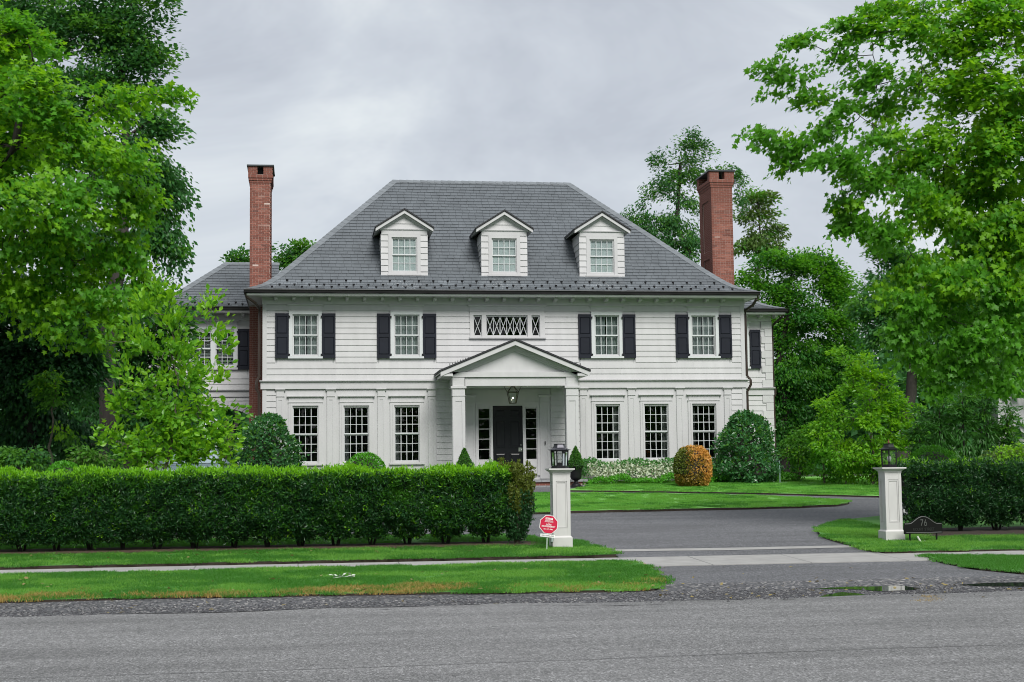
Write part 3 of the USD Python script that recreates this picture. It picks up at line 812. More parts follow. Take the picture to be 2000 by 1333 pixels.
# --- porch floor and steps: bluestone treads on brick risers
for z0, z1, y0, xa, xb in ((1.30, 1.38, PY - .25, 4.75, 9.55), (1.10, 1.18, PY - .62, 4.45, 9.85)):
    n = 6
    tr = None
    for k in range(n):
        a, b = xa + (xb - xa) * k / n, xa + (xb - xa) * (k + 1) / n
        house.part('step_stone', box(a + .004, b - .004, y0, FY, z0, z1 + rng.uniform(-.003, .003)), STONE)
rb = MB()
for z0 in (1.185, 1.242):
    for k in range(23):
        a = 4.80 + k * .2055 + (.1 if z0 > 1.2 else 0)
        if a + .195 < 9.5:
            rb.box(a, a + .195, PY - .20, PY - .10, z0, z0 + .052)
house.part('step_riser', box(4.80, 9.50, PY - .19, FY, 1.18, 1.30), MORTAR)
house.part('brickwork', rb, BRICKS, kind='stuff')
house.part('foundation', MB().box(WX0 + .02, 4.8, FY - .006, FY, 0.95, 1.22).box(9.5, WX1 - .02, FY - .006, FY, 0.95, 1.22), mat('foundation_stucco', (0.33, 0.33, 0.32), 0.9, noise=0.15))
# ------------------------------------------------------------------ roofs
PR = np.array([(0, 8.005), (.3, 8.10), (.6, 8.25), (.95, 8.52), (1.5, 9.03), (2.5, 10.0), (5.53, 12.93)])
PRW = np.array([(0, 8.005), (.3, 8.09), (.6, 8.21), (1.0, 8.44), (1.6, 8.88), (3.1, 10.1)])
n_slates = 0


def hip_roof(xl, xr, yf, yb, prof, rowlen, owner, sides, few, hip_l=True, hip_r=True, seed=0, ml=1.0, mr=1.0):
    """sheet, slates, hip and ridge tiles of a hipped roof with a flared eave; few = how many slates become parts of their own"""
    r = np.random.default_rng(seed)
    D = (yb - yf) / 2
    ds = np.concatenate([np.interp(np.linspace(0, len(prof) - 1, 3 * len(prof)), range(len(prof)), prof[:, 0])])
    zf = lambda d: np.interp(d, prof[:, 0], prof[:, 1])
    sl = np.concatenate([[0], np.cumsum(np.hypot(np.diff(prof[:, 0]), np.diff(prof[:, 1])))])
    d_of = lambda s: np.interp(s, sl, prof[:, 0])
    m = MB()
    L = xl if hip_l else None
    corner = {'front': ((xl, yf), (1, 0), (0, 1), xr - xl), 'back': ((xr, yb), (-1, 0), (0, -1), xr - xl), 'left': ((xl, yb), (0, -1), (1, 0), yb - yf), 'right': ((xr, yf), (0, 1), (-1, 0), yb - yf)}

    def side(k, A, e, i):
        i = np.array(i) * {'left': ml, 'right': mr}.get(k, 1.0)
        a, b = (hip_l * ml, hip_r * mr) if k == 'front' else (hip_r * mr, hip_l * ml) if k == 'back' else (1, 1)
        return np.array(A), np.array(e), i, a, b

    for k, (A, e, i, ln) in corner.items():
        if (k == 'left' and not hip_l) or (k == 'right' and not hip_r):
            continue
        A, e, i, h0, h1 = side(k, A, e, i)
        v, f = [], []
        for d in ds:
            z = float(zf(d))
            v += [[*(A + e * d * h0 + i * d), z], [*(A + e * (ln - d * h1) + i * d), z]]
        for q in range(len(ds) - 1):
            f += [[2 * q, 2 * q + 1, 2 * q + 3], [2 * q, 2 * q + 3, 2 * q + 2]]
        m.add(v, f)
    roof = owner.part('roof', m, UNDER)
    done, rest = 0, MB()
    for k in sides:
        A, e, i, ln = corner[k]
        A, e, i, h0, h1 = side(k, A, e, i)
        n = int(sl[-1] / rowlen)
        ex = sl[-1] / n
        for row in range(n):
            s0, s1 = row * ex - (.03 if row == 0 else 0), min(sl[-1], (row + 1.25) * ex)
            d0, d1 = float(d_of(max(s0, 0))) - (.03 if row == 0 else 0), float(d_of(s1))
            z0, z1 = float(zf(d0)), float(zf(d1))
            nrm = np.array([-(z1 - z0), d1 - d0]); nrm = nrm / np.linalg.norm(nrm)    # (inward, up)
            a, b = d0 * h0, ln - d0 * h1
            t = a - r.uniform(0, .25)
            while t < b:
                w = r.uniform(.22, .31)
                x0, x1 = max(t, a), min(t + w - .008, b)
                t += w
                if x1 - x0 < .03:
                    continue
                y0, y1 = max(x0, d1 * h0), min(x1, ln - d1 * h1)
                if y1 < y0:
                    y0 = y1 = (y0 + y1) / 2
                lift, th = r.uniform(.028, .036), .017
                dr = r.uniform(-.006, .006)

                def P3(u, d, z, off):
                    q = A + e * u + i * (d + nrm[0] * off)
                    return [q[0], q[1], z + nrm[1] * off]
                ze, de = z0 + dr * .6, d0 + dr
                pts = [P3(x0, de, ze, lift - th), P3(x1, de, ze, lift - th), P3(y1, d1, z1, .001), P3(y0, d1, z1, .001),
                       P3(x0, de, ze, lift), P3(x1, de, ze, lift), P3(y1, d1, z1, .001 + th * .4), P3(y0, d1, z1, .001 + th * .4)]
                if done < few and k == 'front':
                    owner.part('slate', MB().hexa(pts), SLATE, roof); done += 1
                else:
                    rest.hexa(pts)
    owner.part('slates', rest, SLATES, roof, kind='stuff')
    # hip and ridge tiles
    def tile(p, q, side, w, name):
        p, q, side = map(np.asarray, (p, q, side))
        up = np.array([0, 0, 1.0])
        m = MB()
        for sd in (side[0], side[1]):
            a0, b0 = p + up * .062, q + up * .046
            m.hexa([a0 - up * .020, b0 - up * .020, b0 + sd * w - up * .020, a0 + sd * w - up * .020, a0, b0, b0 + sd * w, a0 + sd * w] if np.cross((b0 - a0), sd)[2] > 0 else
                   [b0 - up * .020, a0 - up * .020, a0 + sd * w - up * .020, b0 + sd * w - up * .020, b0, a0, a0 + sd * w, b0 + sd * w])
        owner.part(name, m, HIPT, roof)
    tot = sl[-1]
    nt = int(tot / rowlen)
    hips = []
    if hip_l: hips += [((xl, yf), (ml, 1))]
    if hip_r: hips += [((xr, yf), (-mr, 1))]
    for (cx, cy), (sx, sy) in hips:
        for q in range(nt):
            s0, s1 = q * tot / nt, min(tot, (q + 1.1) * tot / nt)
            d0, d1 = float(d_of(s0)), float(d_of(s1))
            g = (zf(d1) - zf(d0)) / (d1 - d0)
            # down each slope from the hip line: along the eave direction, at the same height
            f_dir = np.array([sx, 0, 0.0]); s_dir = np.array([0, sy, 0.0])
            f_dir = f_dir - np.array([0, sy, g]) * .35; s_dir = s_dir - np.array([sx, 0, g]) * .35
            f_dir /= np.linalg.norm(f_dir); s_dir /= np.linalg.norm(s_dir)
            tile((cx + sx * d0, cy + sy * d0, zf(d0)), (cx + sx * d1, cy + sy * d1, zf(d1)), (f_dir, s_dir), .23, 'hip_tile')
    x0 = xl + (D * ml if hip_l else 0); x1 = xr - (D * mr if hip_r else 0)
    g = .95
    nr = int((x1 - x0) / .26)
    for q in range(nr):
        a, b = x0 + (x1 - x0) * q / nr, x0 + (x1 - x0) * (q + 1.06) / nr
        tile((a, (yf + yb) / 2, zf(D)), (b, (yf + yb) / 2, zf(D)), (np.array([0, -1, -g]) / math.hypot(1, g), np.array([0, 1, -g]) / math.hypot(1, g)), .15, 'ridge_tile')
    return roof, zf


roof, ZR = hip_roof(EXL, EXR, EY, EY + 11.06, PR, .192, house, ('front', 'left', 'right'), 300, seed=3, ml=.965, mr=1.04)
wroof, ZW = hip_roof(-6.23, -1.0, 56.9, 63.1, PRW, .192, house, ('front', 'left'), 0, True, False, seed=4)
wroof2, _ = hip_roof(15.4, 19.02, 56.9, 63.1, PRW, .192, house, ('front', 'right'), 0, False, True, seed=5)


def snow_guard(x, d, zf, yf, rf):
    z = float(zf(d)); g = float(zf(d + .05) - zf(d - .05)) / .1
    y = yf + d
    m = MB().hexa([[x - .030, y - .010, z + .03], [x + .030, y - .010, z + .03], [x + .030, y + .008, z + .035], [x - .030, y + .008, z + .035],
                   [x - .046, y - .022, z + .085], [x + .046, y - .022, z + .085], [x + .046, y - .006, z + .09], [x - .046, y - .006, z + .09]])
    m.box(x - .011, x + .011, y - .11, y + .1, z + .0, z + .040)
    house.part('snow_guard', m, IRON, rf)


for k, d in enumerate((.20, .46, .74)):
    x = EXL + .85 + [.50, .25, .0][2 - k] * 1.02
    while x < EXR - .3 - d:
        if x > EXL + d + .3:
            snow_guard(x, d, ZR, EY, roof)
        x += .512
for x in np.arange(-5.4, -2.1, .512):
    snow_guard(x, .25, ZW, 56.9, wroof); snow_guard(x + .25, .5, ZW, 56.9, wroof)
for x in (17.3, 17.8):
    snow_guard(x, .3, ZW, 56.9, wroof2)

# ------------------------------------------------------------------ dormers
for c, ph in ((3.535, 0), (7.125, 1), (10.70, 2)):
    y = 52.45
    hw, zb, ze, za = .815, 8.60, 10.18, 11.0
    m = MB()
    m.mesh(holed_wall((c - hw + .03, 8.4, c + hw - .03, ze + .1), [(c - .43, 8.82, c + .43, 9.99)], y + .002, y + .06))
    for s in (-1, 1):
        x0, x1 = sorted((c + s * (hw - .02), c + s * (hw - .08)))
        m.prism([(y + .002, 8.4), (y + .002, ze + .1), (y + 2.2, ze + .1), (y + 2.2, 10.0)], x0, x1)
    dm = house.part('dormer', m, TRIM)
    # window frame and head
    f = MB()
    f.box(c - .575, c - .455, y - .04, y + .02, 8.70, 10.03).box(c + .455, c + .575, y - .04, y + .02, 8.70, 10.03).box(c - .575, c + .575, y - .04, y + .02, 10.03, 10.12)
    f.box(c - .60, c + .60, y - .07, y + .03, 8.655, 8.72).box(c - .455, c + .455, y - .02, y + .04, 8.72, 8.80)
    house.part('window_frame', f, TRIM, dm)
    double_hung(c, 8.84, 9.385, 9.435, 9.965, .405, 4, 2, 2, under=dm, y=y)
    house.part('roller_shade', box(c - .43, c + .43, y + .10, y + .106, 8.8, 10.0), SHADE, dm)
    house.part('frieze', MB().box(c - hw, c + hw, y - .036, y, 10.122, 10.30).box(c - hw - .02, c + hw + .02, y - .075, y, 10.30, 10.33), TRIM, dm)
    n = 7
    for k in range(n):
        a, b = 8.58 + (10.12 - 8.58) * k / n, 8.58 + (10.12 - 8.58) * (k + 1) / n
        for s in (-1, 1):
            x0, x1 = sorted((c + s * .577, c + s * (hw + .02)))
            house.part('dormer_board', MB().board(x0, x1, a + .001, b + .008, y, .034, .010), WHITE, dm)
            # cheek board follows the roof slope behind
            ya = EY + float(np.interp((a + b) / 2, PR[:, 1], PR[:, 0])) + .05
            if ya > y + .05:
                xi, xo = c + s * (hw - .02), c + s * (hw + .014)
                q = MB()
                if s > 0:
                    q.hexa([[xi, y, a + .001], [xo, y, a + .001], [xo, ya + .1, a + .001], [xi, ya + .1, a + .001], [xi, y, b + .008], [xo - .024, y, b + .008], [xo - .024, ya + .1, b + .008], [xi, ya + .1, b + .008]])
                else:
                    q.hexa([[xo, y, a + .001], [xi, y, a + .001], [xi, ya + .1, a + .001], [xo, ya + .1, a + .001], [xo + .024, y, b + .008], [xi, y, b + .008], [xi, ya + .1, b + .008], [xo + .024, ya + .1, b + .008]])
                house.part('dormer_board', q, WHITE, dm)
    # gable boards
    g0, gh = 10.335, .185
    for k in range(3):
        a, b = g0 + k * gh, min(g0 + (k + 1) * gh, 10.86)
        wa, wb = [.78 * (10.90 - t) / (10.90 - g0) for t in (a, b)]
        house.part('dormer_board', MB().hexa([[c - wa, y - .03, a], [c + wa, y - .03, a], [c + wa, y, a], [c - wa, y, a], [c - wb, y - .008, b], [c + wb, y - .008, b], [c + wb, y, b], [c - wb, y, b]]), WHITE, dm)
    tipx, tz = 1.045, 10.34
    kk = (za - tz) / tipx
    cm, rp, de = MB(), MB(), MB()
    yb_ = y + 2.75
    for s in (-1, 1):
        tx = c + s * tipx
        aa = lambda e: tx - s * e
        zz = lambda e: tz + e * kk
        cm.mesh(rake(c, za, aa(.02), zz(.02), .022, .135, y - .205, y - .165))
        cm.mesh(rake(c, za, aa(.02), zz(.02), .022, .07, y - .165, yb_))
        cm.mesh(rake(c, za, aa(.10), zz(.10), .07, .16, y - .05, y - .0))
        cm.mesh(rake(c, za, aa(.18), zz(.18), .12, .19, y - .10, y))
        cm.mesh(rake(c, za, aa(.24), zz(.24), .19, .225, y - .05, y))
        rp.mesh(rake(c, za + .03, tx, tz + .03, 0, .054, y - .205, yb_))
        de.mesh(rake(c, za + .05, tx, tz + .05, 0, .054, y - .242, y - .207)).mesh(rake(tx - s * .03, tz + .03 * kk + .05, tx + s * .012, tz - .012 * kk + .05, 0, .075, y - .205, yb_))
    house.part('raking_cornice', cm, TRIM, dm)
    house.part('dormer_roof', rp, UNDER, dm)
    house.part('drip_edge', de, EDGE, dm)
    for s in (-1, 1):
        for j in range(6):
            f0, f1 = j / 6, min(1.0, (j + 1.2) / 6)
            tx = c + s * tipx
            house.part('roof_slate', rake(c + (tx - c) * f0, za + (tz - za) * f0 + .048, c + (tx - c) * f1, za + (tz - za) * f1 + .056, 0, .016, y - .205, yb_), SLATE, dm)
    house.part('flashing', box(c - .60, c + .60, y - .012, y + .0, 8.54, 8.652), LEAD, dm)

# ------------------------------------------------------------------ chimneys
n_brick = [0]


def brick_face(dst, chim, u0, u1, z0, z1, fn, keep=0):
    """courses of bricks on one face; fn(u, z, out) gives a point; bricks stand 8 mm proud of the mortar"""
    h = .0667
    n = int((z1 - z0) / h); h = (z1 - z0) / n
    for r_ in range(n):
        a, b = z0 + r_ * h, z0 + (r_ + 1) * h - .011
        head = r_ % 6 == 5
        L = .102 if head else .205
        t = u0 - (0 if r_ % 2 else L / 2)
        while t < u1 - .02:
            x0, x1 = max(t, u0), min(t + L - .010, u1)
            t += L
            if x1 - x0 < .03:
                continue
            o = .008 + rng.uniform(-.002, .003)
            m = [fn(x0, a, -.02), fn(x1, a, -.02), fn(x1, a, o), fn(x0, a, o), fn(x0, b, -.02), fn(x1, b, -.02), fn(x1, b, o), fn(x0, b, o)]
            v = np.array(m)
            vol = np.dot(np.cross(v[1] - v[0], v[3] - v[0]), v[4] - v[0])
            if vol < 0:
                m = [m[1], m[0], m[3], m[2], m[5], m[4], m[7], m[6]]
            if keep > 0 and not head and x1 - x0 > .15 and n_brick[0] < 300:
                house.part('brick', MB().hexa(m), BRICK, chim); keep -= 1; n_brick[0] += 1
            else:
                dst.hexa(m)
    return keep


CAPM = mat('chimney_cap_metal', (0.035, 0.042, 0.045), 0.5, metal=0.3, noise=0.3)


def chimney(x0, x1, y0, y1, zb, zs, inner, recess):
    """shaft from zb to zs, corbelled head, open cap on four piers; recess: the face at x = inner has sunk panels"""
    m = MB()
    rs = .05 if recess else 0
    if recess:
        m.box(x0 + rs, x1, y0, y1, zb, zs)
    else:
        m.box(x0, x1, y0, y1, zb, zs)
    c1, c2, c3 = .025, .05, .075
    zt = zs
    for c, h in ((c1, .09), (c2, .09), (c3, .12)):
        m.box(x0 - c + .008, x1 + c - .008, y0 - c + .008, y1 + c - .008, zt, zt + h); zt += h
    pz = zt + .30
    ch = house.part('chimney', m, MORTAR)
    rest = MB()
    front = lambda off: (lambda u, z, o: [u, y0 - off - o, z])
    left = lambda off: (lambda u, z, o: [x0 - off - o, u, z])
    right = lambda off: (lambda u, z, o: [x1 + off + o, u, z])
    lo = max(zb, 8.3)
    brick_face(rest, ch, x0, x1, lo, zs, front(0), 150)
    if zb < 8:
        brick_face(rest, ch, x0, x1, zb, 7.75, front(0), 0)
        brick_face(rest, ch, y0, y1, zb, 7.75, left(0), 0)
    brick_face(rest, ch, y0, y1, lo, zs, right(0), 0)
    if recess:
        brick_face(rest, ch, y0, y1, lo, zs, left(-rs), 0)
        for a, b, c, d in ((y0, y0 + .42, lo, zs), (y1 - .42, y1, lo, zs), (y0 + .42, y1 - .42, zs - .45, zs), (y0 + .42, y1 - .42, 9.72, 10.02)):
            m2 = MB().box(x0, x0 + rs + .01, a, b, c, d)
            house.part('panel_edge', m2, MORTAR, ch)
            brick_face(rest, ch, a, b, c, d, left(0), 0)
    else:
        brick_face(rest, ch, y0, y1, lo, zs, left(0), 0)
    zt = zs
    for c, h in ((c1, .09), (c2, .09), (c3, .12)):
        o = c - .008
        brick_face(rest, ch, x0 - c, x1 + c, zt, zt + h, front(o), 0)
        brick_face(rest, ch, y0 - c, y1 + c, zt, zt + h, left(o), 0)
        brick_face(rest, ch, y0 - c, y1 + c, zt, zt + h, right(o), 0)
        zt += h
    xm, hwx = (x0 + x1) / 2, .115
    piers = [(x0 - c3 + .01, xm - hwx, y0 - c3 + .01, y0 + .22), (xm + hwx, x1 + c3 - .01, y0 - c3 + .01, y0 + .22), (x0 - c3 + .01, xm - hwx, y1 - .22, y1 + c3 - .01), (xm + hwx, x1 + c3 - .01, y1 - .22, y1 + c3 - .01)]
    for a, b, c, d in piers:
        house.part('pier', box(a, b, c, d, zt, pz), MORTAR, ch)
        brick_face(rest, ch, a, b, zt, pz, (lambda c: lambda u, z, o: [u, c - o, z])(c), 0)
        brick_face(rest, ch, c, d, zt, pz, (lambda a: lambda u, z, o: [a - o, u, z])(a), 0)
        brick_face(rest, ch, c, d, zt, pz, (lambda b: lambda u, z, o: [b + o, u, z])(b), 0)
    house.part('flue', box(xm - .09, xm + .09, y0 + .35, y1 - .35, zt, pz - .04), IRON, ch)
    house.part('cap', box(x0 - .12, x1 + .12, y0 - .12, y1 + .12, pz, pz + .055), CAPM, ch)
    house.part('brickwork', rest, BRICKS, ch, kind='stuff')


chimney(-1.96, -1.22, 54.5, 56.2, 1.1, 12.32, None, False)
chimney(15.42, 16.24, 54.5, 56.2, 7.9, 12.42, 15.42, True)

# ------------------------------------------------------------------ side wings
WY = 57.5
arc = [(-3.85 + 1.86 * math.cos(t), 3.72 + .56 * math.sin(t)) for t in np.linspace(0, math.pi, 25)]
wl = holed_wall((-5.95, .9, WX0 + .1, 7.97), [[(-1.99, .8), *arc, (-5.71, .8)], (-3.36, 5.80, -2.64, 7.12), (-4.22, 5.80, -3.50, 7.12)], WY + .002, WY + .15)
wl.box(-5.95, -5.80, WY + .15, 62.5, .9, 7.97)
house.part('wall', wl, WHITE)
house.part('floor', box(-5.8, WX0 + .1, WY + .15, 62.4, 4.70, 4.9), DIM)
house.part('inner_wall', box(-5.8, WX0 + .1, WY + 2.5, WY + 2.6, 4.9, 7.6), DIM)
cutl = [(-4.40, -2.06, 5.66, 7.5), (-5.8, -1.9, 0, 4.31)]
rows(4.905, 7.56, cutl, -5.8, WX0 + .0, WY)
rows(4.31, 4.62, [], -5.8, WX0 + .0, WY)
house.part('belt_course', box(-5.97, WX0, WY - .06, WY, 4.62, 4.835), TRIM)
house.part('belt_cap', MB().prism([(WY, 4.835), (WY - .10, 4.835), (WY - .14, 4.868), (WY - .14, 4.888), (WY, 4.905)], -6.0, WX0), TRIM)
house.part('frieze', box(-5.97, WX0, WY - .045, WY, 7.56, 7.80), TRIM)
n = 15
for k in range(n):
    t0, t1 = math.pi * k / n + .012, math.pi * (k + 1) / n - .012
    pts = []
    for yy in (WY - .03, WY + .05):
        pass
    q = [(-3.85 + (1.86 + e) * math.cos(t), 3.72 + (.56 + e) * math.sin(t)) for t, e in ((t0, 0), (t0, .30), (t1, .30), (t1, 0))]
    house.part('arch_stone', MB().prism(q, WY - .03, WY + .06, axis='y'), TRIM)
for c in (-3.0, -3.86):
    m = MB().box(c - .47, c - .34, WY - .04, WY + .02, 5.74, 7.2).box(c + .34, c + .47 - (.08 if c < -3.5 else 0), WY - .04, WY + .02, 5.74, 7.2).box(c - .47, c + .47 - (.08 if c < -3.5 else 0), WY - .04, WY + .02, 7.2, 7.32)
    w = house.part('window', m, SASH)
    double_hung(c, 5.85, 6.44, 6.49, 7.07, .31, 3, 2, 2, under=w, y=WY, joined=True)
    bl = MB()
    for z in np.arange(5.8, 7.12, .055):
        bl.hexa([[c - .33, WY + .14, z], [c + .33, WY + .14, z], [c + .33, WY + .175, z + .018], [c - .33, WY + .175, z + .018], [c - .33, WY + .14, z + .003], [c + .33, WY + .14, z + .003], [c + .33, WY + .175, z + .021], [c - .33, WY + .175, z + .021]])
    house.part('blind', bl, SHADE, w)
house.part('window_head', MB().box(-4.34, -2.53, WY - .036, WY, 7.33, 7.50).box(-4.40, -2.47, WY - .1, WY, 7.50, 7.555).box(-4.36, -2.5, WY - .08, WY + .02, 5.66, 5.73), TRIM)
shutter(-2.29, z0=5.66, z1=7.22, hw=.215, y=WY - .036, hinge=-1)

wr = holed_wall((WX1 - .1, .9, 18.60, 7.97), [(16.75, 5.80, 17.55, 7.12)], WY + .002, WY + .15)
wr.box(18.45, 18.60, WY + .15, 62.5, .9, 7.97)
house.part('wall', wr, WHITE)
house.part('inner_wall', box(WX1 - .1, 18.45, WY + 2.5, WY + 2.6, 1.2, 7.6), DIM)
rows(4.905, 7.56, [(16.6, 18.17, 5.66, 7.5)], WX1, 18.33, WY)
rows(1.25, 4.60, [], WX1, 18.33, WY)
house.part('belt_course', box(WX1, 18.66, WY - .06, WY, 4.60, 4.835), TRIM)
house.part('belt_cap', MB().prism([(WY, 4.835), (WY - .10, 4.835), (WY - .14, 4.868), (WY - .14, 4.888), (WY, 4.905)], WX1, 18.70), TRIM)
house.part('frieze', box(WX1, 18.62, WY - .045, WY, 7.56, 7.80), TRIM)
for z0, z1 in ((4.91, 7.55), (1.22, 4.59)):
    n = int(round((z1 - z0) / .306)); h = (z1 - z0) / n
    for k in range(n):
        wq = .30 if k % 2 else .44
        house.part('quoin', MB().hexa([[18.63 - wq, WY - .055, z0 + k * h + .006], [18.63, WY - .055, z0 + k * h + .006], [18.63, WY + .3, z0 + k * h + .006], [18.63 - wq, WY + .0, z0 + k * h + .006],
                                       [18.63 - wq, WY - .055, z0 + (k + 1) * h - .006], [18.63, WY - .055, z0 + (k + 1) * h - .006], [18.63, WY + .3, z0 + (k + 1) * h - .006], [18.63 - wq, WY + .0, z0 + (k + 1) * h - .006]]), WHITE)
m = MB().box(16.62, 16.76, WY - .04, WY + .02, 5.74, 7.2).box(17.54, 17.68, WY - .04, WY + .02, 5.74, 7.2).box(16.62, 17.68, WY - .04, WY + .02, 7.2, 7.32).box(16.58, 17.72, WY - .085, WY + .02, 5.66, 5.735).box(16.6, 17.70, WY - .036, WY, 7.33, 7.5).box(16.55, 17.75, WY - .1, WY, 7.5, 7.555)
w = house.part('window', m, SASH)
double_hung(17.15, 5.85, 6.44, 6.49, 7.07, .36, 4, 2, 2, under=w, y=WY, joined=True)
shutter(17.93, z0=5.66, z1=7.22, hw=.215, y=WY - .036, hinge=-1)
for x0, x1 in ((-6.23, EXL + .1), (EXR - .1, 19.02)):
    ey = 56.9
    house.part('soffit', box(x0, x1, ey, WY, 7.80, 7.83), TRIM)
    house.part('eave_crown', MB().prism([(a + (ey - EY), z) for a, z in cv], x0, x1), TRIM)
    house.part('gutter', MB().prism([(a + (ey - EY), z) for a, z in gp_], x0 - .08, x1 + .08), GUTTER)
    for x in np.arange(x0 + .85, x1 - .1, .6135):
        house.part('modillion', MB().prism([(WY - .045, 7.66), (WY - .40, 7.70), (WY - .42, 7.72), (WY - .42, 7.80), (WY - .045, 7.80)], x - .055, x + .055), TRIM)
downspout([(19.0, 56.95, 7.88), (18.95, 57.0, 7.72), (18.72, WY - .0, 7.45), (18.70, WY + .12, 7.2), (18.70, WY + .12, 4.95), (18.76, WY + .1, 4.86), (18.76, WY + .1, 4.66), (18.70, WY + .12, 4.5), (18.70, WY + .12, 1.25)], r=.045)
# ------------------------------------------------------------------ plants: leaves as small meshes
def unit(a):
    return a / (np.linalg.norm(a, axis=-1, keepdims=True) + 1e-9)


def fan(pts):
    """leaf outline (x across, y along the leaf from its stalk, z fold); fan from the first point"""
    n = len(pts)
    return np.array(pts, float), np.array([[0, i, i + 1] for i in range(1, n - 1)])


T_DIAM = (np.array([(0, 0, 0), (.30, .45, .10), (0, 1, -.04), (-.30, .45, .10)], float), np.array([[0, 1, 2], [0, 2, 3]]))
T_NEED = (np.array([(-.11, 0, 0), (.11, 0, 0), (.09, .7, .05), (0, 1, 0), (-.09, .7, .05)], float), np.array([[0, 1, 2], [0, 2, 4], [4, 2, 3]]))
T_OVAL = (np.array([(0, 0, 0), (.20, .28, .06), (.27, .62, .07), (0, 1, -.06), (-.27, .62, .07), (-.20, .28, .06), (0, .55, 0)], float), np.array([[6, 0, 1], [6, 1, 2], [6, 2, 3], [6, 3, 4], [6, 4, 5], [6, 5, 0]]))
_m = [(0, .05), (.48, .06), (.34, .30), (.64, .54), (.25, .62), (0, 1.05), (-.25, .62), (-.64, .54), (-.34, .30), (-.48, .06)]
T_MAPLE = (np.array([(0, .36, 0)] + [(x, y, .10 * abs(x) * 1.6 - .10 * max(0, y - .5)) for x, y in _m], float), np.array([[0, i, i % 10 + 1] for i in range(1, 11)]))


def leaf_mesh(tpl, P, axis, nrm, size):
    """one leaf of the template at each point"""
    tv, tf = tpl
    axis = unit(axis)
    nrm = unit(nrm - axis * (nrm * axis).sum(-1, keepdims=True))
    side = np.cross(axis, nrm)
    size = np.broadcast_to(size, (len(P),))[:, None, None]
    V = P[:, None] + size * (tv[None, :, 0:1] * side[:, None] + tv[None, :, 1:2] * axis[:, None] + tv[None, :, 2:3] * nrm[:, None])
    Fc = tf[None] + (np.arange(len(P)) * len(tv))[:, None, None]
    return V.reshape(-1, 3), Fc.reshape(-1, 3)


def sprays(r, centers, out, n, rad, flat, tilt, droop, tpl, size, jit=.85):
    """leaves laid in tilted, flattened sprays round the centres; out: direction away from the trunk"""
    k = len(centers)
    sn = unit(np.array([0, 0, 1.0]) + out * tilt + r.normal(0, .22, (k, 3)))
    C = np.repeat(centers, n, 0); SN = np.repeat(sn, n, 0); OUT = np.repeat(out, n, 0)
    rad = np.repeat(np.broadcast_to(rad, (k,)) * r.uniform(.7, 1.3, k), n)[:, None]
    q = r.normal(0, 1, (k * n, 3)); q = unit(q) * r.uniform(0, 1, (k * n, 1)) ** .45
    along = (q * SN).sum(-1, keepdims=True)
    q = q - SN * along * (1 - flat)
    q[:, 2] -= droop * (q ** 2).sum(-1)
    P = C + q * rad
    ax = unit(q - SN * (q * SN).sum(-1, keepdims=True) + .5 * OUT + r.normal(0, .35, q.shape) - np.array([0, 0, .35 + droop * .6]))
    nn = unit(SN * .6 + r.normal(0, jit * .8, q.shape) + OUT * .9)
    return leaf_mesh(tpl, P, ax, nn, size * r.uniform(.65, 1.2, len(P)))


def lob(Y, items, deep=.8):
    """lobes of a crown given where they stand in the view: (px, py, rx, ry, depth offset)"""
    o = []
    for it in items:
        px, py, rx, ry = it[:4]
        dy = it[4] if len(it) > 4 else 0
        c = at(px, py, Y + dy)
        s = np.linalg.norm(c - EYE) / F
        o.append((c, np.array([rx * s, deep * max(rx, ry) * s, ry * s])))
    return o


def fill(r, lobes, dens, power=.42, inset=.0):
    """spray centres in the lobes; dens per square metre of each lobe's outline"""
    P, O = [], []
    for c, rad in lobes:
        n = max(2, int(dens * math.pi * rad[0] * rad[2]))
        rad = np.maximum(rad - inset, rad * .35)
        d = unit(r.normal(0, 1, (n, 3)))
        P.append(c + d * rad * r.uniform(0, 1, (n, 1)) ** power)
        O.append(d)
    return np.vstack(P), np.vstack(O)


def limb(m, a, b, ra, rb, r, bend=.12, n=7, sides=6):
    a, b = np.asarray(a, float), np.asarray(b, float)
    L = np.linalg.norm(b - a)
    t = np.linspace(0, 1, n)[:, None]
    p = a + (b - a) * t
    p += np.sin(t * math.pi) * r.normal(0, bend * L * .5, (1, 3)) * np.array([1, 1, .3]) + np.sin(t * math.pi) * np.array([0, 0, -bend * L * .3])
    p[1:-1] += r.normal(0, .012 * L, (n - 2, 3))
    m.tube(p, np.linspace(ra, rb, n), sides)
    return p


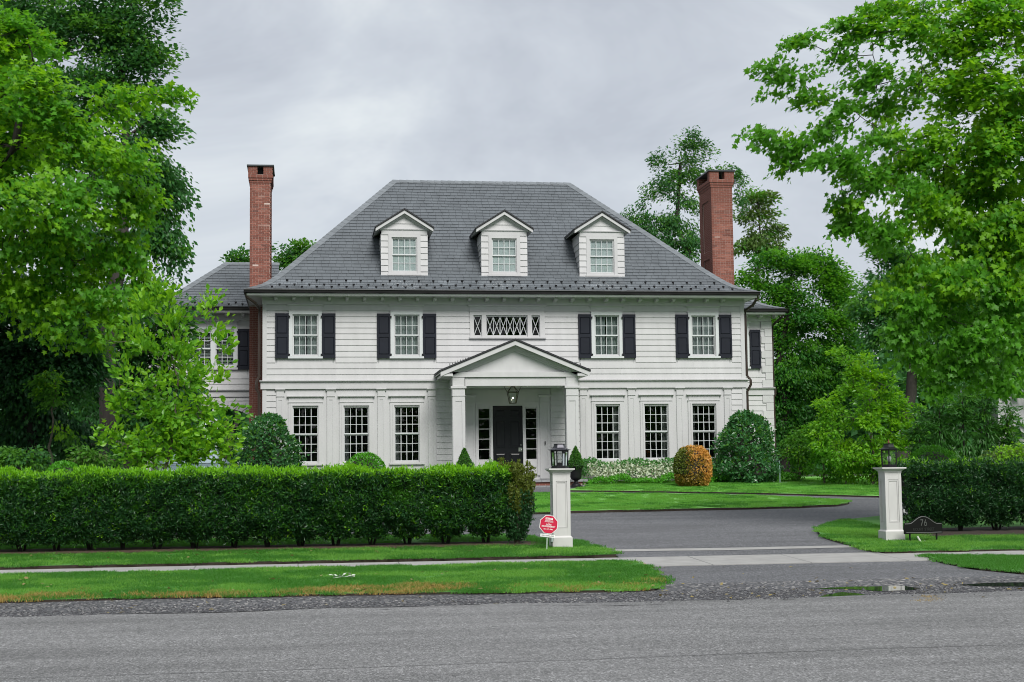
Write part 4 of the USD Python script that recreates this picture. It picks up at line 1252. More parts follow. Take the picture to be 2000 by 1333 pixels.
def tree(name, label, base, lobes, leaf, tpl=T_DIAM, size=.15, dens=3.0, n=50, rad=.7, flat=.4, tilt=.35, droop=.15, tr=.22, bark=BARKD, seed=0, power=.42, trunk_to=None, fork=None, group=None, cat='tree', twigs=True, crown='crown', second=None, jit=.85, stems=1, bridge=.28, gaps=.40):
    """tree > trunk (> limb), crown"""
    r = np.random.default_rng(seed)
    base = np.array([base[0], base[1], float(G(base[1])) - .05])
    t = Thing(name, label, cat, base, group)
    cs = np.array([c for c, _ in lobes])
    mid = cs.mean(0)
    topc = np.asarray(trunk_to if trunk_to is not None else [mid[0] * .7 + base[0] * .3, mid[1] * .7 + base[1] * .3, np.percentile(cs[:, 2], 75)], float)
    trunk = MB()
    path = limb(trunk, base, topc, tr, tr * .3, r, .03, 12, 9)
    tp = t.part('trunk', trunk, bark, smooth=True)
    lm = MB()
    limbs = [path]
    pts = path[int(12 * (fork or .5) * .5):]
    rds = np.linspace(tr, tr * .3, 12)[int(12 * (fork or .5) * .5):] * .62
    order = sorted(range(len(lobes)), key=lambda k: np.min(np.linalg.norm(path - lobes[k][0], axis=1)))
    for k in order:
        c, rd = lobes[k]
        v = c - pts
        dist = np.linalg.norm(v, axis=1) * (1 + .6 * np.clip(-v[:, 2] / (np.linalg.norm(v, axis=1) + .01), 0, 1))
        i = int(np.argmin(dist))
        if dist[i] < .15:
            continue
        ra = float(np.clip(rds[i] * .72, .010, .008 + .014 * np.linalg.norm(c - pts[i]) + .02))
        q = limb(lm, pts[i], c + np.array([0, 0, .15 * rd[2]]), ra, max(.006, ra * .4), r, .14, 8, 6)
        limbs.append(q)
        pts = np.vstack([pts, q[2:]]); rds = np.concatenate([rds, np.linspace(ra, max(.006, ra * .4), 8)[2:]])
    C, O = fill(r, lobes, dens, power, .45 * rad)
    if bridge:
        # sprays between neighbouring lobes join them into one crown
        ex = []
        for i in range(len(cs)):
            dd = np.linalg.norm(cs - cs[i], axis=1)
            for j in np.argsort(dd)[1:5]:
                k = max(1, int(bridge * dens * dd[j] * .6))
                u = r.uniform(.15, .85, (k, 1))
                w = (lobes[i][1] * (1 - u) + lobes[j][1] * u) * .55
                ex.append(cs[i] * (1 - u) + cs[j] * u + unit(r.normal(0, 1, (k, 3))) * w * r.uniform(0, 1, (k, 1)) ** .5)
        ex = np.vstack(ex)
        C = np.vstack([C, ex]); O = np.vstack([O, unit(r.normal(0, 1, ex.shape))])
    keep = meshkit.fbm(C * 1.1 / max(rad, .3) * .45, 3, seed) + r.normal(0, .04, len(C)) > gaps
    C, O = C[keep], O[keep]
    if twigs:
        allp = np.vstack([q[2:] for q in limbs])
        step = max(1, len(C) // 420)
        for c in C[::step]:
            d = np.linalg.norm(allp - c, axis=1)
            a = allp[int(np.argmin(d))]
            if .15 < d.min() < 4:
                limb(lm, a, c, .010 + .006 * d.min(), .004, r, .12, 4, 4)
    t.part('branches', lm, bark, tp, smooth=True, kind='stuff')
    out = unit(C - (mid * .6 + np.array([base[0], base[1], mid[2]]) * .4) + 1e-3)
    if second is None:
        t.part(crown, sprays(r, C, out, n, rad, flat, tilt, droop, tpl, size, jit), leaf, kind='stuff')
    else:
        lf2, share = second
        sel = r.uniform(0, 1, len(C)) < share(C) if callable(share) else r.uniform(0, 1, len(C)) < share
        t.part(crown, sprays(r, C[~sel], out[~sel], n, rad, flat, tilt, droop, tpl, size, jit), leaf, kind='stuff')
        if sel.any():
            t.part('young_leaves', sprays(r, C[sel], out[sel], n, rad, flat, tilt, droop, tpl, size, jit), lf2, kind='stuff')
    return t


L_LIME = leafmat('lime_leaf', [(.150, .350, .012), (.200, .420, .015), (.250, .480, .022), (.175, .380, .014)], .52)
L_MAPLE = leafmat('maple_leaf', [(.082, .262, .018), (.120, .335, .022), (.170, .405, .028), (.098, .295, .020)], .54)
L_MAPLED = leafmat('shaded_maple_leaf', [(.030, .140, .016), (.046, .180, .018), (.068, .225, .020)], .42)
L_MID = leafmat('mid_green_leaf', [(.070, .212, .022), (.100, .268, .026), (.140, .325, .034)], .48)
L_DARK = leafmat('dark_green_leaf', [(.038, .140, .034), (.058, .182, .040), (.084, .228, .052)], .45)
L_BLUE = leafmat('evergreen_leaf', [(.024, .088, .032), (.036, .118, .040), (.054, .150, .050)], .36)
L_PALE = leafmat('pale_olive_leaf', [(.090, .165, .036), (.120, .205, .045), (.160, .240, .060)], .4)
L_MAG = leafmat('magnolia_leaf', [(.105, .290, .020), (.150, .365, .026), (.200, .430, .034), (.120, .315, .022)], .48, rough=.35)
L_MAGY = leafmat('young_magnolia_leaf', [(.180, .400, .020), (.230, .450, .028)], .5, rough=.35)
L_HOLLY = leafmat('holly_leaf', [(.036, .130, .038), (.058, .178, .048), (.090, .235, .062), (.170, .290, .130)], .25, rough=.28, spec=.5)
L_YEW = leafmat('yew_leaf', [(.013, .056, .014), (.021, .078, .018), (.033, .105, .024)], .15, rough=.4)
L_YEWN = leafmat('new_yew_growth', [(.150, .380, .012), (.195, .440, .016), (.250, .500, .026)], .45, rough=.4)
L_YEWM = leafmat('mid_yew_growth', [(.034, .130, .010), (.054, .180, .012)], .3, rough=.4)
L_BOX = leafmat('box_leaf', [(.060, .250, .010), (.090, .310, .014), (.120, .360, .018)], .3)
L_OLIVE = leafmat('olive_shrub_leaf', [(.095, .130, .016), (.130, .165, .022), (.170, .195, .032)], .35)
L_GOLD = leafmat('orange_leaf', [(.50, .27, .06), (.58, .34, .09), (.64, .42, .15), (.40, .22, .045)], .3)
L_GOLDD = leafmat('bronze_leaf', [(.22, .150, .022), (.32, .20, .030), (.16, .13, .018)], .25)
L_WHITE = leafmat('variegated_leaf', [(.46, .52, .40), (.08, .21, .05), (.34, .44, .28), (.06, .17, .04), (.55, .60, .50)], .25)
L_GREENB = leafmat('bed_leaf', [(.045, .160, .030), (.065, .200, .035), (.035, .125, .03)], .25)
L_ARB = leafmat('arborvitae_leaf', [(.030, .115, .016), (.046, .150, .020), (.068, .190, .026)], .35)

# ---- foreground maple, trunk beyond the frame's left side
LM = lob(34.5, [(40, 70, 90, 80), (75, 190, 95, 90, -1), (20, 300, 110, 110, 1), (150, 280, 100, 80, -.5), (215, 205, 75, 60, .5), (300, 190, 62, 34, 0), (345, 183, 30, 22, 0), (240, 300, 90, 60, -1),
                (130, 390, 130, 85, -1), (255, 395, 75, 75, 0), (40, 470, 120, 95, 0), (180, 500, 120, 90, .5), (255, 505, 62, 60, 0), (70, 590, 120, 70, 1), (200, 590, 110, 55, 0), (-60, 400, 140, 200, 1), (-50, 150, 130, 200, 1),
                (285, 560, 45, 45, 0), (150, 655, 90, 40, .5)])
bl = at(-230, 900, 35)
tree('maple_tree', 'bright lime-green maple leaning over the long hedge with large lobed leaves', (bl[0], bl[1]), LM, L_MAPLE, T_MAPLE, .132, 13.5, 28, .42, .45, .5, .3, .26, BARKD, 11, .5, second=(L_LIME, .5), fork=.7, bridge=.10)
# ---- foreground maple, trunk beyond the right side
RMl = [(1735, 12, 55, 30, .3), (1810, 0, 70, 50, .4), (1895, -10, 80, 60, .5), (1985, -20, 80, 60, .5), (1690, 25, 36, 18, 0), (1730, 570, 50, 36, .4), (1800, 690, 60, 34, .6), (1880, 715, 60, 34, .6), (1960, 745, 60, 34, .6), (1760, 650, 50, 34, .4), (1840, 760, 40, 22, .6), (1880, 200, 70, 70, 1), (1960, 230, 70, 80, 1), (1900, 330, 80, 80, 1.2), (1840, 380, 70, 60, 1), (1940, 400, 80, 70, 1.2), (1900, 480, 80, 60, 1), (1760, 330, 60, 50, .8), (1850, 130, 60, 50, .8), (1720, 210, 50, 34, .6), (1980, 510, 70, 60, 1), (1850, 580, 70, 50, 1), (1960, 620, 70, 50, 1), (1960, 40, 90, 70, 0), (1870, 70, 70, 60, .5), (1790, 60, 75, 45, 0), (1700, 60, 60, 28, 0), (1650, 45, 40, 20, 0), (1560, 75, 48, 22, 0), (1640, 110, 50, 26, 0), (1500, 128, 30, 20, 0), (1535, 150, 42, 22, 0),
       (1710, 150, 60, 40, 0), (1590, 190, 50, 22, 0), (1650, 205, 45, 22, 0), (1800, 170, 85, 60, .5), (1930, 160, 90, 80, 0), (1480, 262, 48, 26, 0), (1545, 285, 65, 32, 0), (1620, 255, 60, 28, 0), (1640, 310, 70, 40, -.5), (1730, 265, 70, 40, 0),
       (1830, 290, 90, 70, .5), (1960, 300, 90, 80, 0), (1560, 318, 45, 22, 0), (1700, 350, 75, 45, 0), (1790, 390, 80, 55, 0), (1650, 400, 45, 45, 0), (1660, 445, 38, 26, 0), (1740, 450, 70, 45, 0), (1860, 430, 90, 55, .5), (1970, 440, 80, 70, 0),
       (1790, 520, 75, 45, .5), (1890, 540, 90, 60, 0), (1980, 570, 80, 70, 0), (1830, 620, 75, 40, .5), (1920, 660, 90, 50, 0), (1780, 590, 40, 30, 0), (2060, 300, 90, 250, 0), (2080, 100, 90, 150, 0), (1990, 690, 60, 50, 1)]
RM = lob(29.0, RMl)
br = at(2190, 900, 29.5)
tree('maple_tree', 'spreading maple over the number plaque with dark limbs against the sky', (br[0], br[1]), RM, L_MAPLE, T_MAPLE, .120, 17, 27, .36, .42, .5, .3, .15, BARKD, 12, .5, trunk_to=at(2075, 300, 29.3), second=(L_LIME, lambda C: np.clip((C[:, 0] - 11.2) * .28, .08, .6) * (C[:, 2] > 5.2)), fork=.55, bridge=.06, gaps=.36)
# ---- tall dark tree behind the left maple
tree('linden_tree', 'tall dark green tree rising behind the lime-green maple', tuple(at(170, 900, 44)[:2]),
     lob(44, [(130, 40, 120, 70), (235, 70, 90, 70), (190, 160, 130, 90), (285, 130, 55, 70), (318, 105, 30, 35), (300, 240, 60, 55), (325, 130, 22, 30), (310, 345, 60, 50), (340, 385, 36, 34), (285, 430, 75, 60), (330, 470, 34, 34), (230, 330, 110, 110), (335, 520, 40, 36), (355, 545, 28, 26), (300, 560, 70, 70), (80, 250, 120, 160), (150, 480, 110, 90), (330, 320, 30, 26), (250, 0, 100, 60), (60, 60, 90, 120)]),
     L_DARK, T_DIAM, .165, 5.2, 90, .62, .55, .4, .15, .3, BARKD, 13, .5, second=(L_MID, .22))
# ---- dark evergreens and understorey at the left
tree('yew_tree', 'very dark evergreen tree in the shade beyond the long hedge', tuple(at(40, 905, 40)[:2]),
     lob(40, [(20, 560, 90, 70), (60, 640, 110, 90), (10, 740, 90, 100), (70, 780, 60, 70), (110, 700, 60, 80), (150, 780, 60, 60), (30, 850, 60, 50), (130, 840, 50, 40), (-50, 650, 100, 200), (170, 640, 50, 60), (178, 740, 46, 70), (172, 830, 46, 60), (150, 880, 50, 30)]),
     L_BLUE, T_DIAM, .15, 7, 110, .6, .45, .5, .4, .28, BARKD, 14, .55, second=(L_DARK, .4), gaps=.36)
tree('hornbeam_tree', 'broad mid-green tree behind the magnolia by the archway', tuple(at(255, 900, 47)[:2]),
     lob(47, [(250, 640, 90, 70), (170, 690, 70, 60), (290, 720, 80, 80), (200, 760, 70, 70), (270, 810, 80, 70), (190, 840, 60, 50), (330, 650, 60, 70), (350, 760, 50, 80), (330, 840, 60, 50), (110, 650, 60, 60), (360, 600, 40, 40)]),
     L_DARK, T_DIAM, .17, 5.4, 90, .62, .55, .4, .15, .22, BARKD, 15, .5, second=(L_MID, .15))
tree('weeping_shrub', 'bright narrow shrub with drooping sprays between dark evergreens', tuple(at(100, 905, 38)[:2]),
     lob(38, [(78, 740, 22, 20), (95, 765, 26, 28), (112, 800, 26, 26), (125, 830, 22, 20), (100, 730, 20, 16), (140, 850, 20, 16)]), L_MID, T_DIAM, .13, 9, 34, .32, .35, .6, .6, .05, STEM, 16, .5, cat='shrub', second=(L_LIME, .25))
# ---- magnolia
tree('magnolia_tree', 'young magnolia with long glossy yellow-green leaves rising above the hedge', tuple(at(318, 915, 31)[:2]),
     lob(31, [(330, 590, 26, 22), (312, 575, 20, 18), (345, 560, 16, 16), (280, 610, 34, 24), (330, 640, 46, 26), (250, 650, 30, 18), (212, 668, 24, 12), (400, 618, 26, 18), (418, 600, 14, 16), (275, 690, 50, 30), (345, 700, 52, 30), (420, 665, 30, 18), (440, 690, 22, 14), (235, 735, 30, 22), (300, 760, 60, 36), (380, 750, 50, 30), (430, 745, 24, 18), (235, 800, 36, 26), (310, 820, 62, 36), (390, 810, 44, 30), (218, 860, 32, 24), (280, 880, 60, 34), (355, 880, 60, 36), (420, 850, 36, 26), (450, 880, 24, 18), (465, 835, 18, 12), (445, 820, 20, 12), (340, 850, 60, 30), (400, 885, 44, 26), (300, 905, 60, 20), (440, 905, 30, 14), (370, 900, 50, 18)]),
     L_MAG, T_OVAL, .145, 30, 17, .24, .8, .35, -1.3, .045, STEM, 17, .6, stems=4, second=(L_MAGY, .42), fork=.35, jit=.8, bridge=0, gaps=.3)
# ---- trees behind the house
tree('background_tree', 'small tree top showing just left of the slim chimney', tuple(at(450, 900, 72)[:2]), lob(72, [(465, 506, 22, 14), (478, 498, 14, 10), (455, 525, 30, 14), (470, 560, 40, 30)]), L_DARK, T_DIAM, .24, 3.4, 50, .7, .5, .4, .1, .15, BARKD, 18, second=(L_MID, .4))
tree('background_tree', 'round leafy tree top between slim chimney and main roof', tuple(at(590, 900, 76)[:2]), lob(76, [(575, 488, 34, 22), (608, 485, 22, 18), (552, 508, 24, 18), (590, 510, 50, 25), (600, 560, 60, 40)]), L_MID, T_DIAM, .24, 3.4, 50, .7, .5, .4, .1, .18, BARKD, 19, second=(L_DARK, .3))
tree('oak_tree', 'tall airy oak behind the wide chimney with gaps of sky', tuple(at(1330, 900, 68)[:2]),
     lob(68, [(1355, 262, 18, 14), (1335, 285, 12, 10), (1375, 285, 24, 14), (1345, 315, 28, 14), (1385, 308, 16, 10), (1290, 318, 18, 12), (1280, 310, 14, 10), (1325, 345, 34, 20), (1370, 350, 34, 22), (1290, 370, 36, 22), (1258, 385, 18, 14), (1340, 395, 50, 26), (1262, 420, 28, 20), (1315, 435, 50, 30), (1240, 435, 14, 10), (1222, 425, 10, 6), (1280, 470, 44, 30), (1350, 470, 50, 40), (1330, 520, 70, 40), (1410, 350, 18, 12), (1440, 345, 16, 10), (1450, 365, 10, 8), (1420, 330, 16, 8), (1260, 460, 28, 20), (1445, 395, 12, 16)]),
     L_DARK, T_DIAM, .150, 6.0, 70, .50, .8, .3, .15, .24, BARKD, 20, .6, second=(L_MID, .35), bridge=.35, gaps=.36)
tree('locust_tree', 'sparse pale olive tree beside the wide chimney', tuple(at(1478, 900, 74)[:2]),
     lob(74, [(1450, 400, 16, 20), (1465, 430, 24, 26), (1490, 390, 18, 14), (1505, 385, 12, 10), (1500, 420, 20, 16), (1515, 445, 22, 14), (1480, 470, 34, 22), (1530, 465, 14, 8), (1455, 480, 26, 30), (1500, 490, 36, 20), (1470, 380, 14, 10)]),
     L_PALE, T_DIAM, .20, 5.0, 50, .6, .5, .2, .1, .13, BARK, 21, .7, second=(L_MID, .3), bridge=.3, gaps=.36)
tree('maple_tree', 'full mid-green maple standing just beyond the quoined wing', tuple(at(1535, 930, 62)[:2]),
     lob(62, [(1500, 505, 50, 28), (1555, 520, 44, 30), (1600, 500, 16, 18), (1465, 545, 34, 24), (1535, 570, 70, 40), (1620, 560, 44, 34), (1652, 545, 12, 16), (1580, 620, 80, 40), (1640, 620, 40, 40), (1530, 660, 40, 44), (1600, 690, 70, 44), (1660, 680, 40, 36), (1560, 740, 70, 44), (1640, 750, 60, 50), (1540, 800, 40, 40), (1610, 820, 60, 40), (1520, 740, 40, 50), (1510, 840, 40, 50), (1560, 860, 60, 40), (1480, 620, 30, 40)]),
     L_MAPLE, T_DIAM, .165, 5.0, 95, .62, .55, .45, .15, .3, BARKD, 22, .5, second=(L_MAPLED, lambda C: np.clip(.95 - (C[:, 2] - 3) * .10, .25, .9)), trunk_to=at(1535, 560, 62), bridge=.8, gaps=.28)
tree('spruce_tree', 'dark dense tree in the shade behind the small light-green tree', tuple(at(1760, 930, 56)[:2]),
     lob(56, [(1710, 540, 34, 30), (1750, 500, 50, 50), (1690, 600, 36, 40), (1760, 590, 70, 50), (1840, 560, 80, 70), (1720, 660, 44, 40), (1800, 660, 80, 50), (1900, 640, 80, 80), (1850, 720, 90, 50), (1950, 720, 70, 60), (1720, 480, 30, 24), (1960, 560, 60, 80), (1990, 640, 40, 80)]),
     L_DARK, T_DIAM, .175, 5.2, 95, .66, .55, .4, .15, .32, BARKD, 23, .5, second=(L_MID, .45))
tree('dogwood_tree', 'small light-green tree with many thin stems behind the right gate post', tuple(at(1705, 945, 47)[:2]),
     lob(47, [(1690, 705, 26, 18), (1668, 730, 26, 18), (1720, 740, 34, 20), (1640, 770, 26, 16), (1690, 775, 50, 26), (1745, 785, 34, 22), (1630, 810, 30, 20), (1690, 825, 60, 26), (1755, 830, 34, 24), (1620, 850, 30, 18), (1680, 865, 50, 22), (1750, 870, 40, 22), (1640, 690, 20, 12), (1600, 790, 20, 14), (1785, 800, 18, 12), (1780, 850, 26, 16), (1665, 760, 40, 22), (1720, 800, 44, 24), (1600, 870, 24, 16), (1700, 900, 60, 24), (1640, 900, 40, 22), (1770, 910, 36, 20), (1750, 930, 40, 14)]),
     L_MAG, T_DIAM, .135, 15, 40, .33, .5, .3, -.3, .06, STEM, 24, .5, second=(L_LIME, .45), fork=.3, bridge=.05)
tree('pine_shrub', 'feathery green shrub at the corner of the quoined wing', tuple(at(1560, 945, 50)[:2]), lob(50, [(1555, 855, 30, 18), (1575, 840, 26, 16), (1540, 880, 24, 16), (1590, 880, 34, 22), (1570, 915, 40, 26), (1545, 925, 24, 18)]), L_MID, T_DIAM, .13, 10, 40, .4, .4, .4, .3, .05, STEM, 25, cat='shrub', second=(L_LIME, .2))
tree('laurel_shrub', 'mid-green leafy shrub left of the chartreuse bush', tuple(at(1610, 948, 48.5)[:2]), lob(48.5, [(1600, 850, 34, 24), (1625, 880, 30, 26), (1600, 900, 34, 28), (1625, 925, 30, 20), (1590, 835, 22, 16)]), L_MAPLE, T_DIAM, .13, 11, 40, .4, .5, .4, .1, .04, STEM, 26, cat='shrub')
tree('chartreuse_shrub', 'vivid chartreuse bush near the end of the house lawn', tuple(at(1652, 948, 47.5)[:2]), lob(47.5, [(1645, 868, 28, 18), (1638, 895, 28, 22), (1655, 915, 30, 22), (1668, 885, 22, 20), (1672, 935, 30, 14)]), L_LIME, T_DIAM, .11, 14, 44, .34, .6, .3, .1, .03, STEM, 27, cat='shrub')
tree('laurel_shrub', 'low green shrubs’ last bush, half behind the right gate post'.replace('shrubs’ last ', ''), tuple(at(1712, 950, 47)[:2]), lob(47, [(1695, 915, 30, 22), (1720, 905, 28, 24), (1705, 938, 36, 14), (1740, 925, 24, 24)]), L_MID, T_DIAM, .12, 11, 44, .36, .5, .3, .1, .03, STEM, 28, cat='shrub', second=(L_LIME, .2))
for q, (px, w, top, lab) in enumerate([(1795, 34, 800, 'slim arborvitae nearest the right gate post'), (1838, 32, 765, 'arborvitae with a thin bare leader, second along the screen'), (1882, 34, 750, 'arborvitae in the middle of the clipped screen'), (1925, 34, 765, 'arborvitae next to the last of the screen'), (1968, 36, 790, 'arborvitae at the far end of the screen')]):
    its = [(px, top, 7, 22)] + [(px + (-1) ** k * 6, top + 22 + k * 26, w * (.42 + .12 * k if k < 5 else 1.0), 24) for k in range(6)]
    tree('arborvitae', lab, tuple(at(px, 945, 44)[:2]), lob(44, its, 1.0), L_ARB, T_NEED, .17, 16, 64, .36, .3, .8, .45, .06, BARKD, 30 + q, .6, group='arborvitae screen behind the right hedge', cat='arborvitae', second=(L_MID, .2), bridge=0, gaps=.3)
tree('viburnum_shrub', 'pale green shrub above the right hedge at the frame edge', tuple(at(1965, 930, 36)[:2]), lob(36, [(1960, 885, 40, 18), (1990, 880, 36, 20), (1935, 895, 24, 12), (2010, 895, 40, 18)]), L_PALE, T_DIAM, .10, 14, 44, .3, .6, .3, .1, .03, STEM, 37, cat='shrub', second=(L_LIME, .35))
tree('rhododendron_shrub', 'low dark shrub in the shade left of the box ball', tuple(at(40, 915, 36)[:2]), lob(36, [(20, 895, 50, 22), (70, 890, 40, 22), (-20, 890, 50, 30), (60, 905, 40, 16)]), L_MID, T_DIAM, .12, 13, 40, .34, .5, .3, .2, .03, STEM, 38, cat='shrub', second=(L_DARK, .5))
tree('rhododendron_shrub', 'grey-green shrub between box ball and magnolia', tuple(at(195, 915, 36)[:2]), lob(36, [(150, 875, 24, 18), (185, 890, 36, 22), (215, 900, 40, 16), (160, 905, 40, 16)]), L_MID, T_DIAM, .11, 14, 40, .30, .5, .3, .2, .03, STEM, 39, cat='shrub', second=(L_PALE, .3))

# ---- far wood that closes the view, and the trees across the street that the windows mirror
r = np.random.default_rng(50)
C = []
for x in np.arange(-40, 60, .9):
    if -9 < x < 24:
        continue
    for z in np.arange(1, (13 if x > 34 else 6 if x > 20 else 10) + 1.5 * math.sin(x * .5), 1.1):
        C.append([x + r.normal(0, .5), 88 + r.normal(0, 2.0), z + 1.2 + r.normal(0, .4)])
for x in np.arange(-30, 45, 1.0):
    if 0 < x < 18:
        continue
    for z in np.arange(1, (6 if x > 18 else 6) + math.sin(x * .7), 1.0):
        C.append([x + r.normal(0, .5), 76 + r.normal(0, 1.5), z + 1.0 + r.normal(0, .4)])
C = np.array(C)
single('wood', sprays(r, C, np.tile([0, -1.0, .3], (len(C), 1)), 44, 1.25, .6, .3, .2, T_DIAM, .75, 1.5), L_DARK, label='dark far-off wood closing the gaps between the nearer trees', kind='stuff')
C = []
for x in np.arange(-70, 75, 1.5):
    for z in np.arange(.6, 9.5 + 1.6 * math.sin(x * .35) + math.sin(x * 1.3), 1.3):
        C.append([x + r.normal(0, .6), -30 + r.normal(0, 1.5), z + r.normal(0, .4)])
C = np.array(C)
single('treeline', sprays(r, C, np.tile([0, 1.0, .3], (len(C), 1)), 40, 1.5, .6, .3, .2, T_DIAM, 1.0, 1.5), L_MID, label='line of trees across the street, mirrored in the window panes', kind='stuff')


# ---- pale neighbouring house, glimpsed through the screen at the frame edge
nh = at(1995, 900, 74)
nb = Thing('neighbour_house', 'pale neighbouring house glimpsed through the trees at the frame edge', 'house', (nh[0], 74, float(G(74))))
z0 = float(G(74))
nb.part('wall', MB().prism([(nh[0] - 1.2, z0), (nh[0] + 7, z0), (nh[0] + 7, z0 + 4.2), (nh[0] + 2.9, z0 + 6.4), (nh[0] - 1.2, z0 + 4.2)], 74, 82, axis='y'), WHITE)
nb.part('roof', MB().mesh(rake(nh[0] + 2.9, z0 + 6.55, nh[0] + 7.4, z0 + 4.15, 0, .14, 73.6, 82.4)).mesh(rake(nh[0] + 2.9, z0 + 6.55, nh[0] - 1.6, z0 + 4.15, 0, .14, 73.6, 82.4)), SLATE)
wn = nb.part('window', MB().box(nh[0] + .3, nh[0] + 1.5, 73.93, 73.99, z0 + 1.2, z0 + 2.8), SASH)
nb.part('pane', box(nh[0] + .4, nh[0] + 1.4, 73.90, 73.925, z0 + 1.3, z0 + 2.7), DIM, wn)


# ---- clipped and small plants
def shell(r, n, fn, inner=.75):
    """points in the outer part of a solid: fn(unit vectors) gives the surface radius vector"""
    d = unit(r.normal(0, 1, (n, 3)))
    return fn(d) * r.uniform(inner, 1, (n, 1)) ** .6, d


def globe(name, label, c, rad, leaf, size, n, seed, tpl=T_DIAM, cat='shrub', parts=None, power=1.0, lump=.05, group=None):
    r = np.random.default_rng(seed)
    c = np.asarray(c, float)
    t = Thing(name, label, cat, (c[0], c[1], float(G(c[1]))), group)
    d = unit(r.normal(0, 1, (n, 3)))
    sup = np.sign(d) * np.abs(d) ** power
    k = 1 + lump * (meshkit.fbm(d * 2.5 + seed, 3, seed) - .5) * 2 + lump * .6 * (meshkit.noise(d * 9 + seed, seed) - .5)
    depth = r.uniform(.80, 1.0, (n, 1)) ** .5
    P = c + sup * np.asarray(rad) * k[:, None] * depth
    keep = P[:, 2] > G(c[1]) + .02
    P, d = P[keep], d[keep]
    nn = unit(d + r.normal(0, .55, d.shape)); ax = unit(np.cross(d, r.normal(0, 1, d.shape)) + d * .8 + np.array([0, 0, .3]))
    core = trimesh.creation.icosphere(2, 1.0)
    cv = np.array(core.vertices); cv = c + np.sign(cv) * np.abs(cv) ** power * np.asarray(rad) * .80
    cv[:, 2] = np.maximum(cv[:, 2], G(c[1]) + .01)
    t.part('twigs', (cv, np.array(core.faces)), BARKD)
    if parts is None:
        t.part('foliage', leaf_mesh(tpl, P, ax, nn, size * r.uniform(.7, 1.25, len(P))), leaf, kind='stuff')
    else:
        code = parts(d, P, r)
        for key, (nm, lf) in enumerate(leaf):
            s = code == key
            t.part(nm, leaf_mesh(tpl, P[s], ax[s], nn[s], size * r.uniform(.7, 1.25, s.sum())), lf, kind='stuff')
    return t


b = at(125, 925, 31.5); globe('box_ball', 'clipped round box bush behind the far left of the hedge', (b[0], 31.5, 1.48), (.44, .44, .52), L_BOX, .045, 5200, 60, lump=.03)
b = at(713, 915, 49.2); globe('box_ball', 'clipped green dome under the lower windows beside the magnolia side', (b[0], 49.2, 1.72), (.66, .66, .62), L_BOX, .065, 5200, 61, lump=.06)
b = at(1822, 905, 33); globe('box_ball', 'clipped bright dome showing over the right hedge', (b[0], 33, 1.52), (.66, .62, .64), L_BOX, .05, 5600, 62, lump=.03)


def gold(d, P, r):
    w = d[:, 0] * 1.0 + .55 * d[:, 2] + .25 + r.normal(0, .22, len(d))
    return np.where(d[:, 0] < -.38 + r.normal(0, .10, len(d)), np.where(d[:, 2] > -.2, 2, 1), np.where(w + (meshkit.fbm(P * 6, 3, 2) - .5) * 2.2 > .30, 0, 1))


b = at(1353, 917, 47.9); globe('barberry_globe', 'clipped round shrub of orange and olive leaves', (b[0], 47.9, 1.72), (.60, .60, .72), [('foliage', L_GOLD), ('bronze_leaves', L_GOLDD), ('olive_leaves', L_OLIVE)], .075, 6400, 63, parts=gold, power=.82, lump=.05)


def cone_plant(name, label, x, y, zb, zt, rb, leaf, size, n, seed, cat='shrub', shape=.8, tpl=T_DIAM, group=None, second=None, egg=False, lumpy=.22):
    r = np.random.default_rng(seed)
    t = Thing(name, label, cat, (x, y, zb), group)
    u = r.uniform(0, 1, n) ** 1.25
    ph = r.uniform(0, 2 * math.pi, n)
    prof = np.where(u < .12, .72 + u * 2.3, np.clip(1 - ((u - .12) / .88), 0, 1) ** shape) if not egg else np.where(u < .25, .80 + .2 * np.sin(u / .25 * math.pi / 2), np.sqrt(np.clip(1 - ((u - .25) / .75) ** 1.7, 0, 1)))
    lump = 1 + lumpy * (meshkit.fbm(np.column_stack([np.cos(ph) * 2, np.sin(ph) * 2, u * 5 + seed]), 3, seed) - .5) * 2
    rr = rb * prof * lump * (r.uniform(.72, 1.04, n) + (np.abs(r.normal(0, .07, n)) * (r.uniform(0, 1, n) < .25) if egg else 0))
    P = np.column_stack([x + rr * np.cos(ph), y + rr * np.sin(ph), zb + u * (zt - zb) + r.normal(0, .02, n)])
    d = unit(np.column_stack([np.cos(ph), np.sin(ph), np.full(n, .35)]))
    nn = unit(d + r.normal(0, .6, d.shape)); ax = unit(r.normal(0, .7, d.shape) + d * .5 + np.array([0, 0, .2]))
    m = MB().tube([(x, y, zb - .1), (x, y, zb + (zt - zb) * .5), (x, y, zt - .05)], [.04 * rb + .015, .02, .006], 6)
    t.part('stem', m, BARKD)
    m2 = MB().lathe([(rb * .5, zb + .02), (rb * .70, zb + .12 * (zt - zb)), (rb * .42, zb + .5 * (zt - zb)), (.01, zb + .9 * (zt - zb))], (x, y, 0), 12)
    t.part('twigs', m2, BARKD)
    sz = size * r.uniform(.65, 1.25, n)
    if second:
        s = r.uniform(0, 1, n) < second[1] * np.clip(u * 2, .3, 1)
        t.part('foliage', leaf_mesh(tpl, P[~s], ax[~s], nn[~s], sz[~s]), leaf, kind='stuff')
        t.part('young_leaves', leaf_mesh(tpl, P[s], ax[s], nn[s], sz[s]), second[0], kind='stuff')
    else:
        t.part('foliage', leaf_mesh(tpl, P, ax, nn, sz), leaf, kind='stuff')
    return t


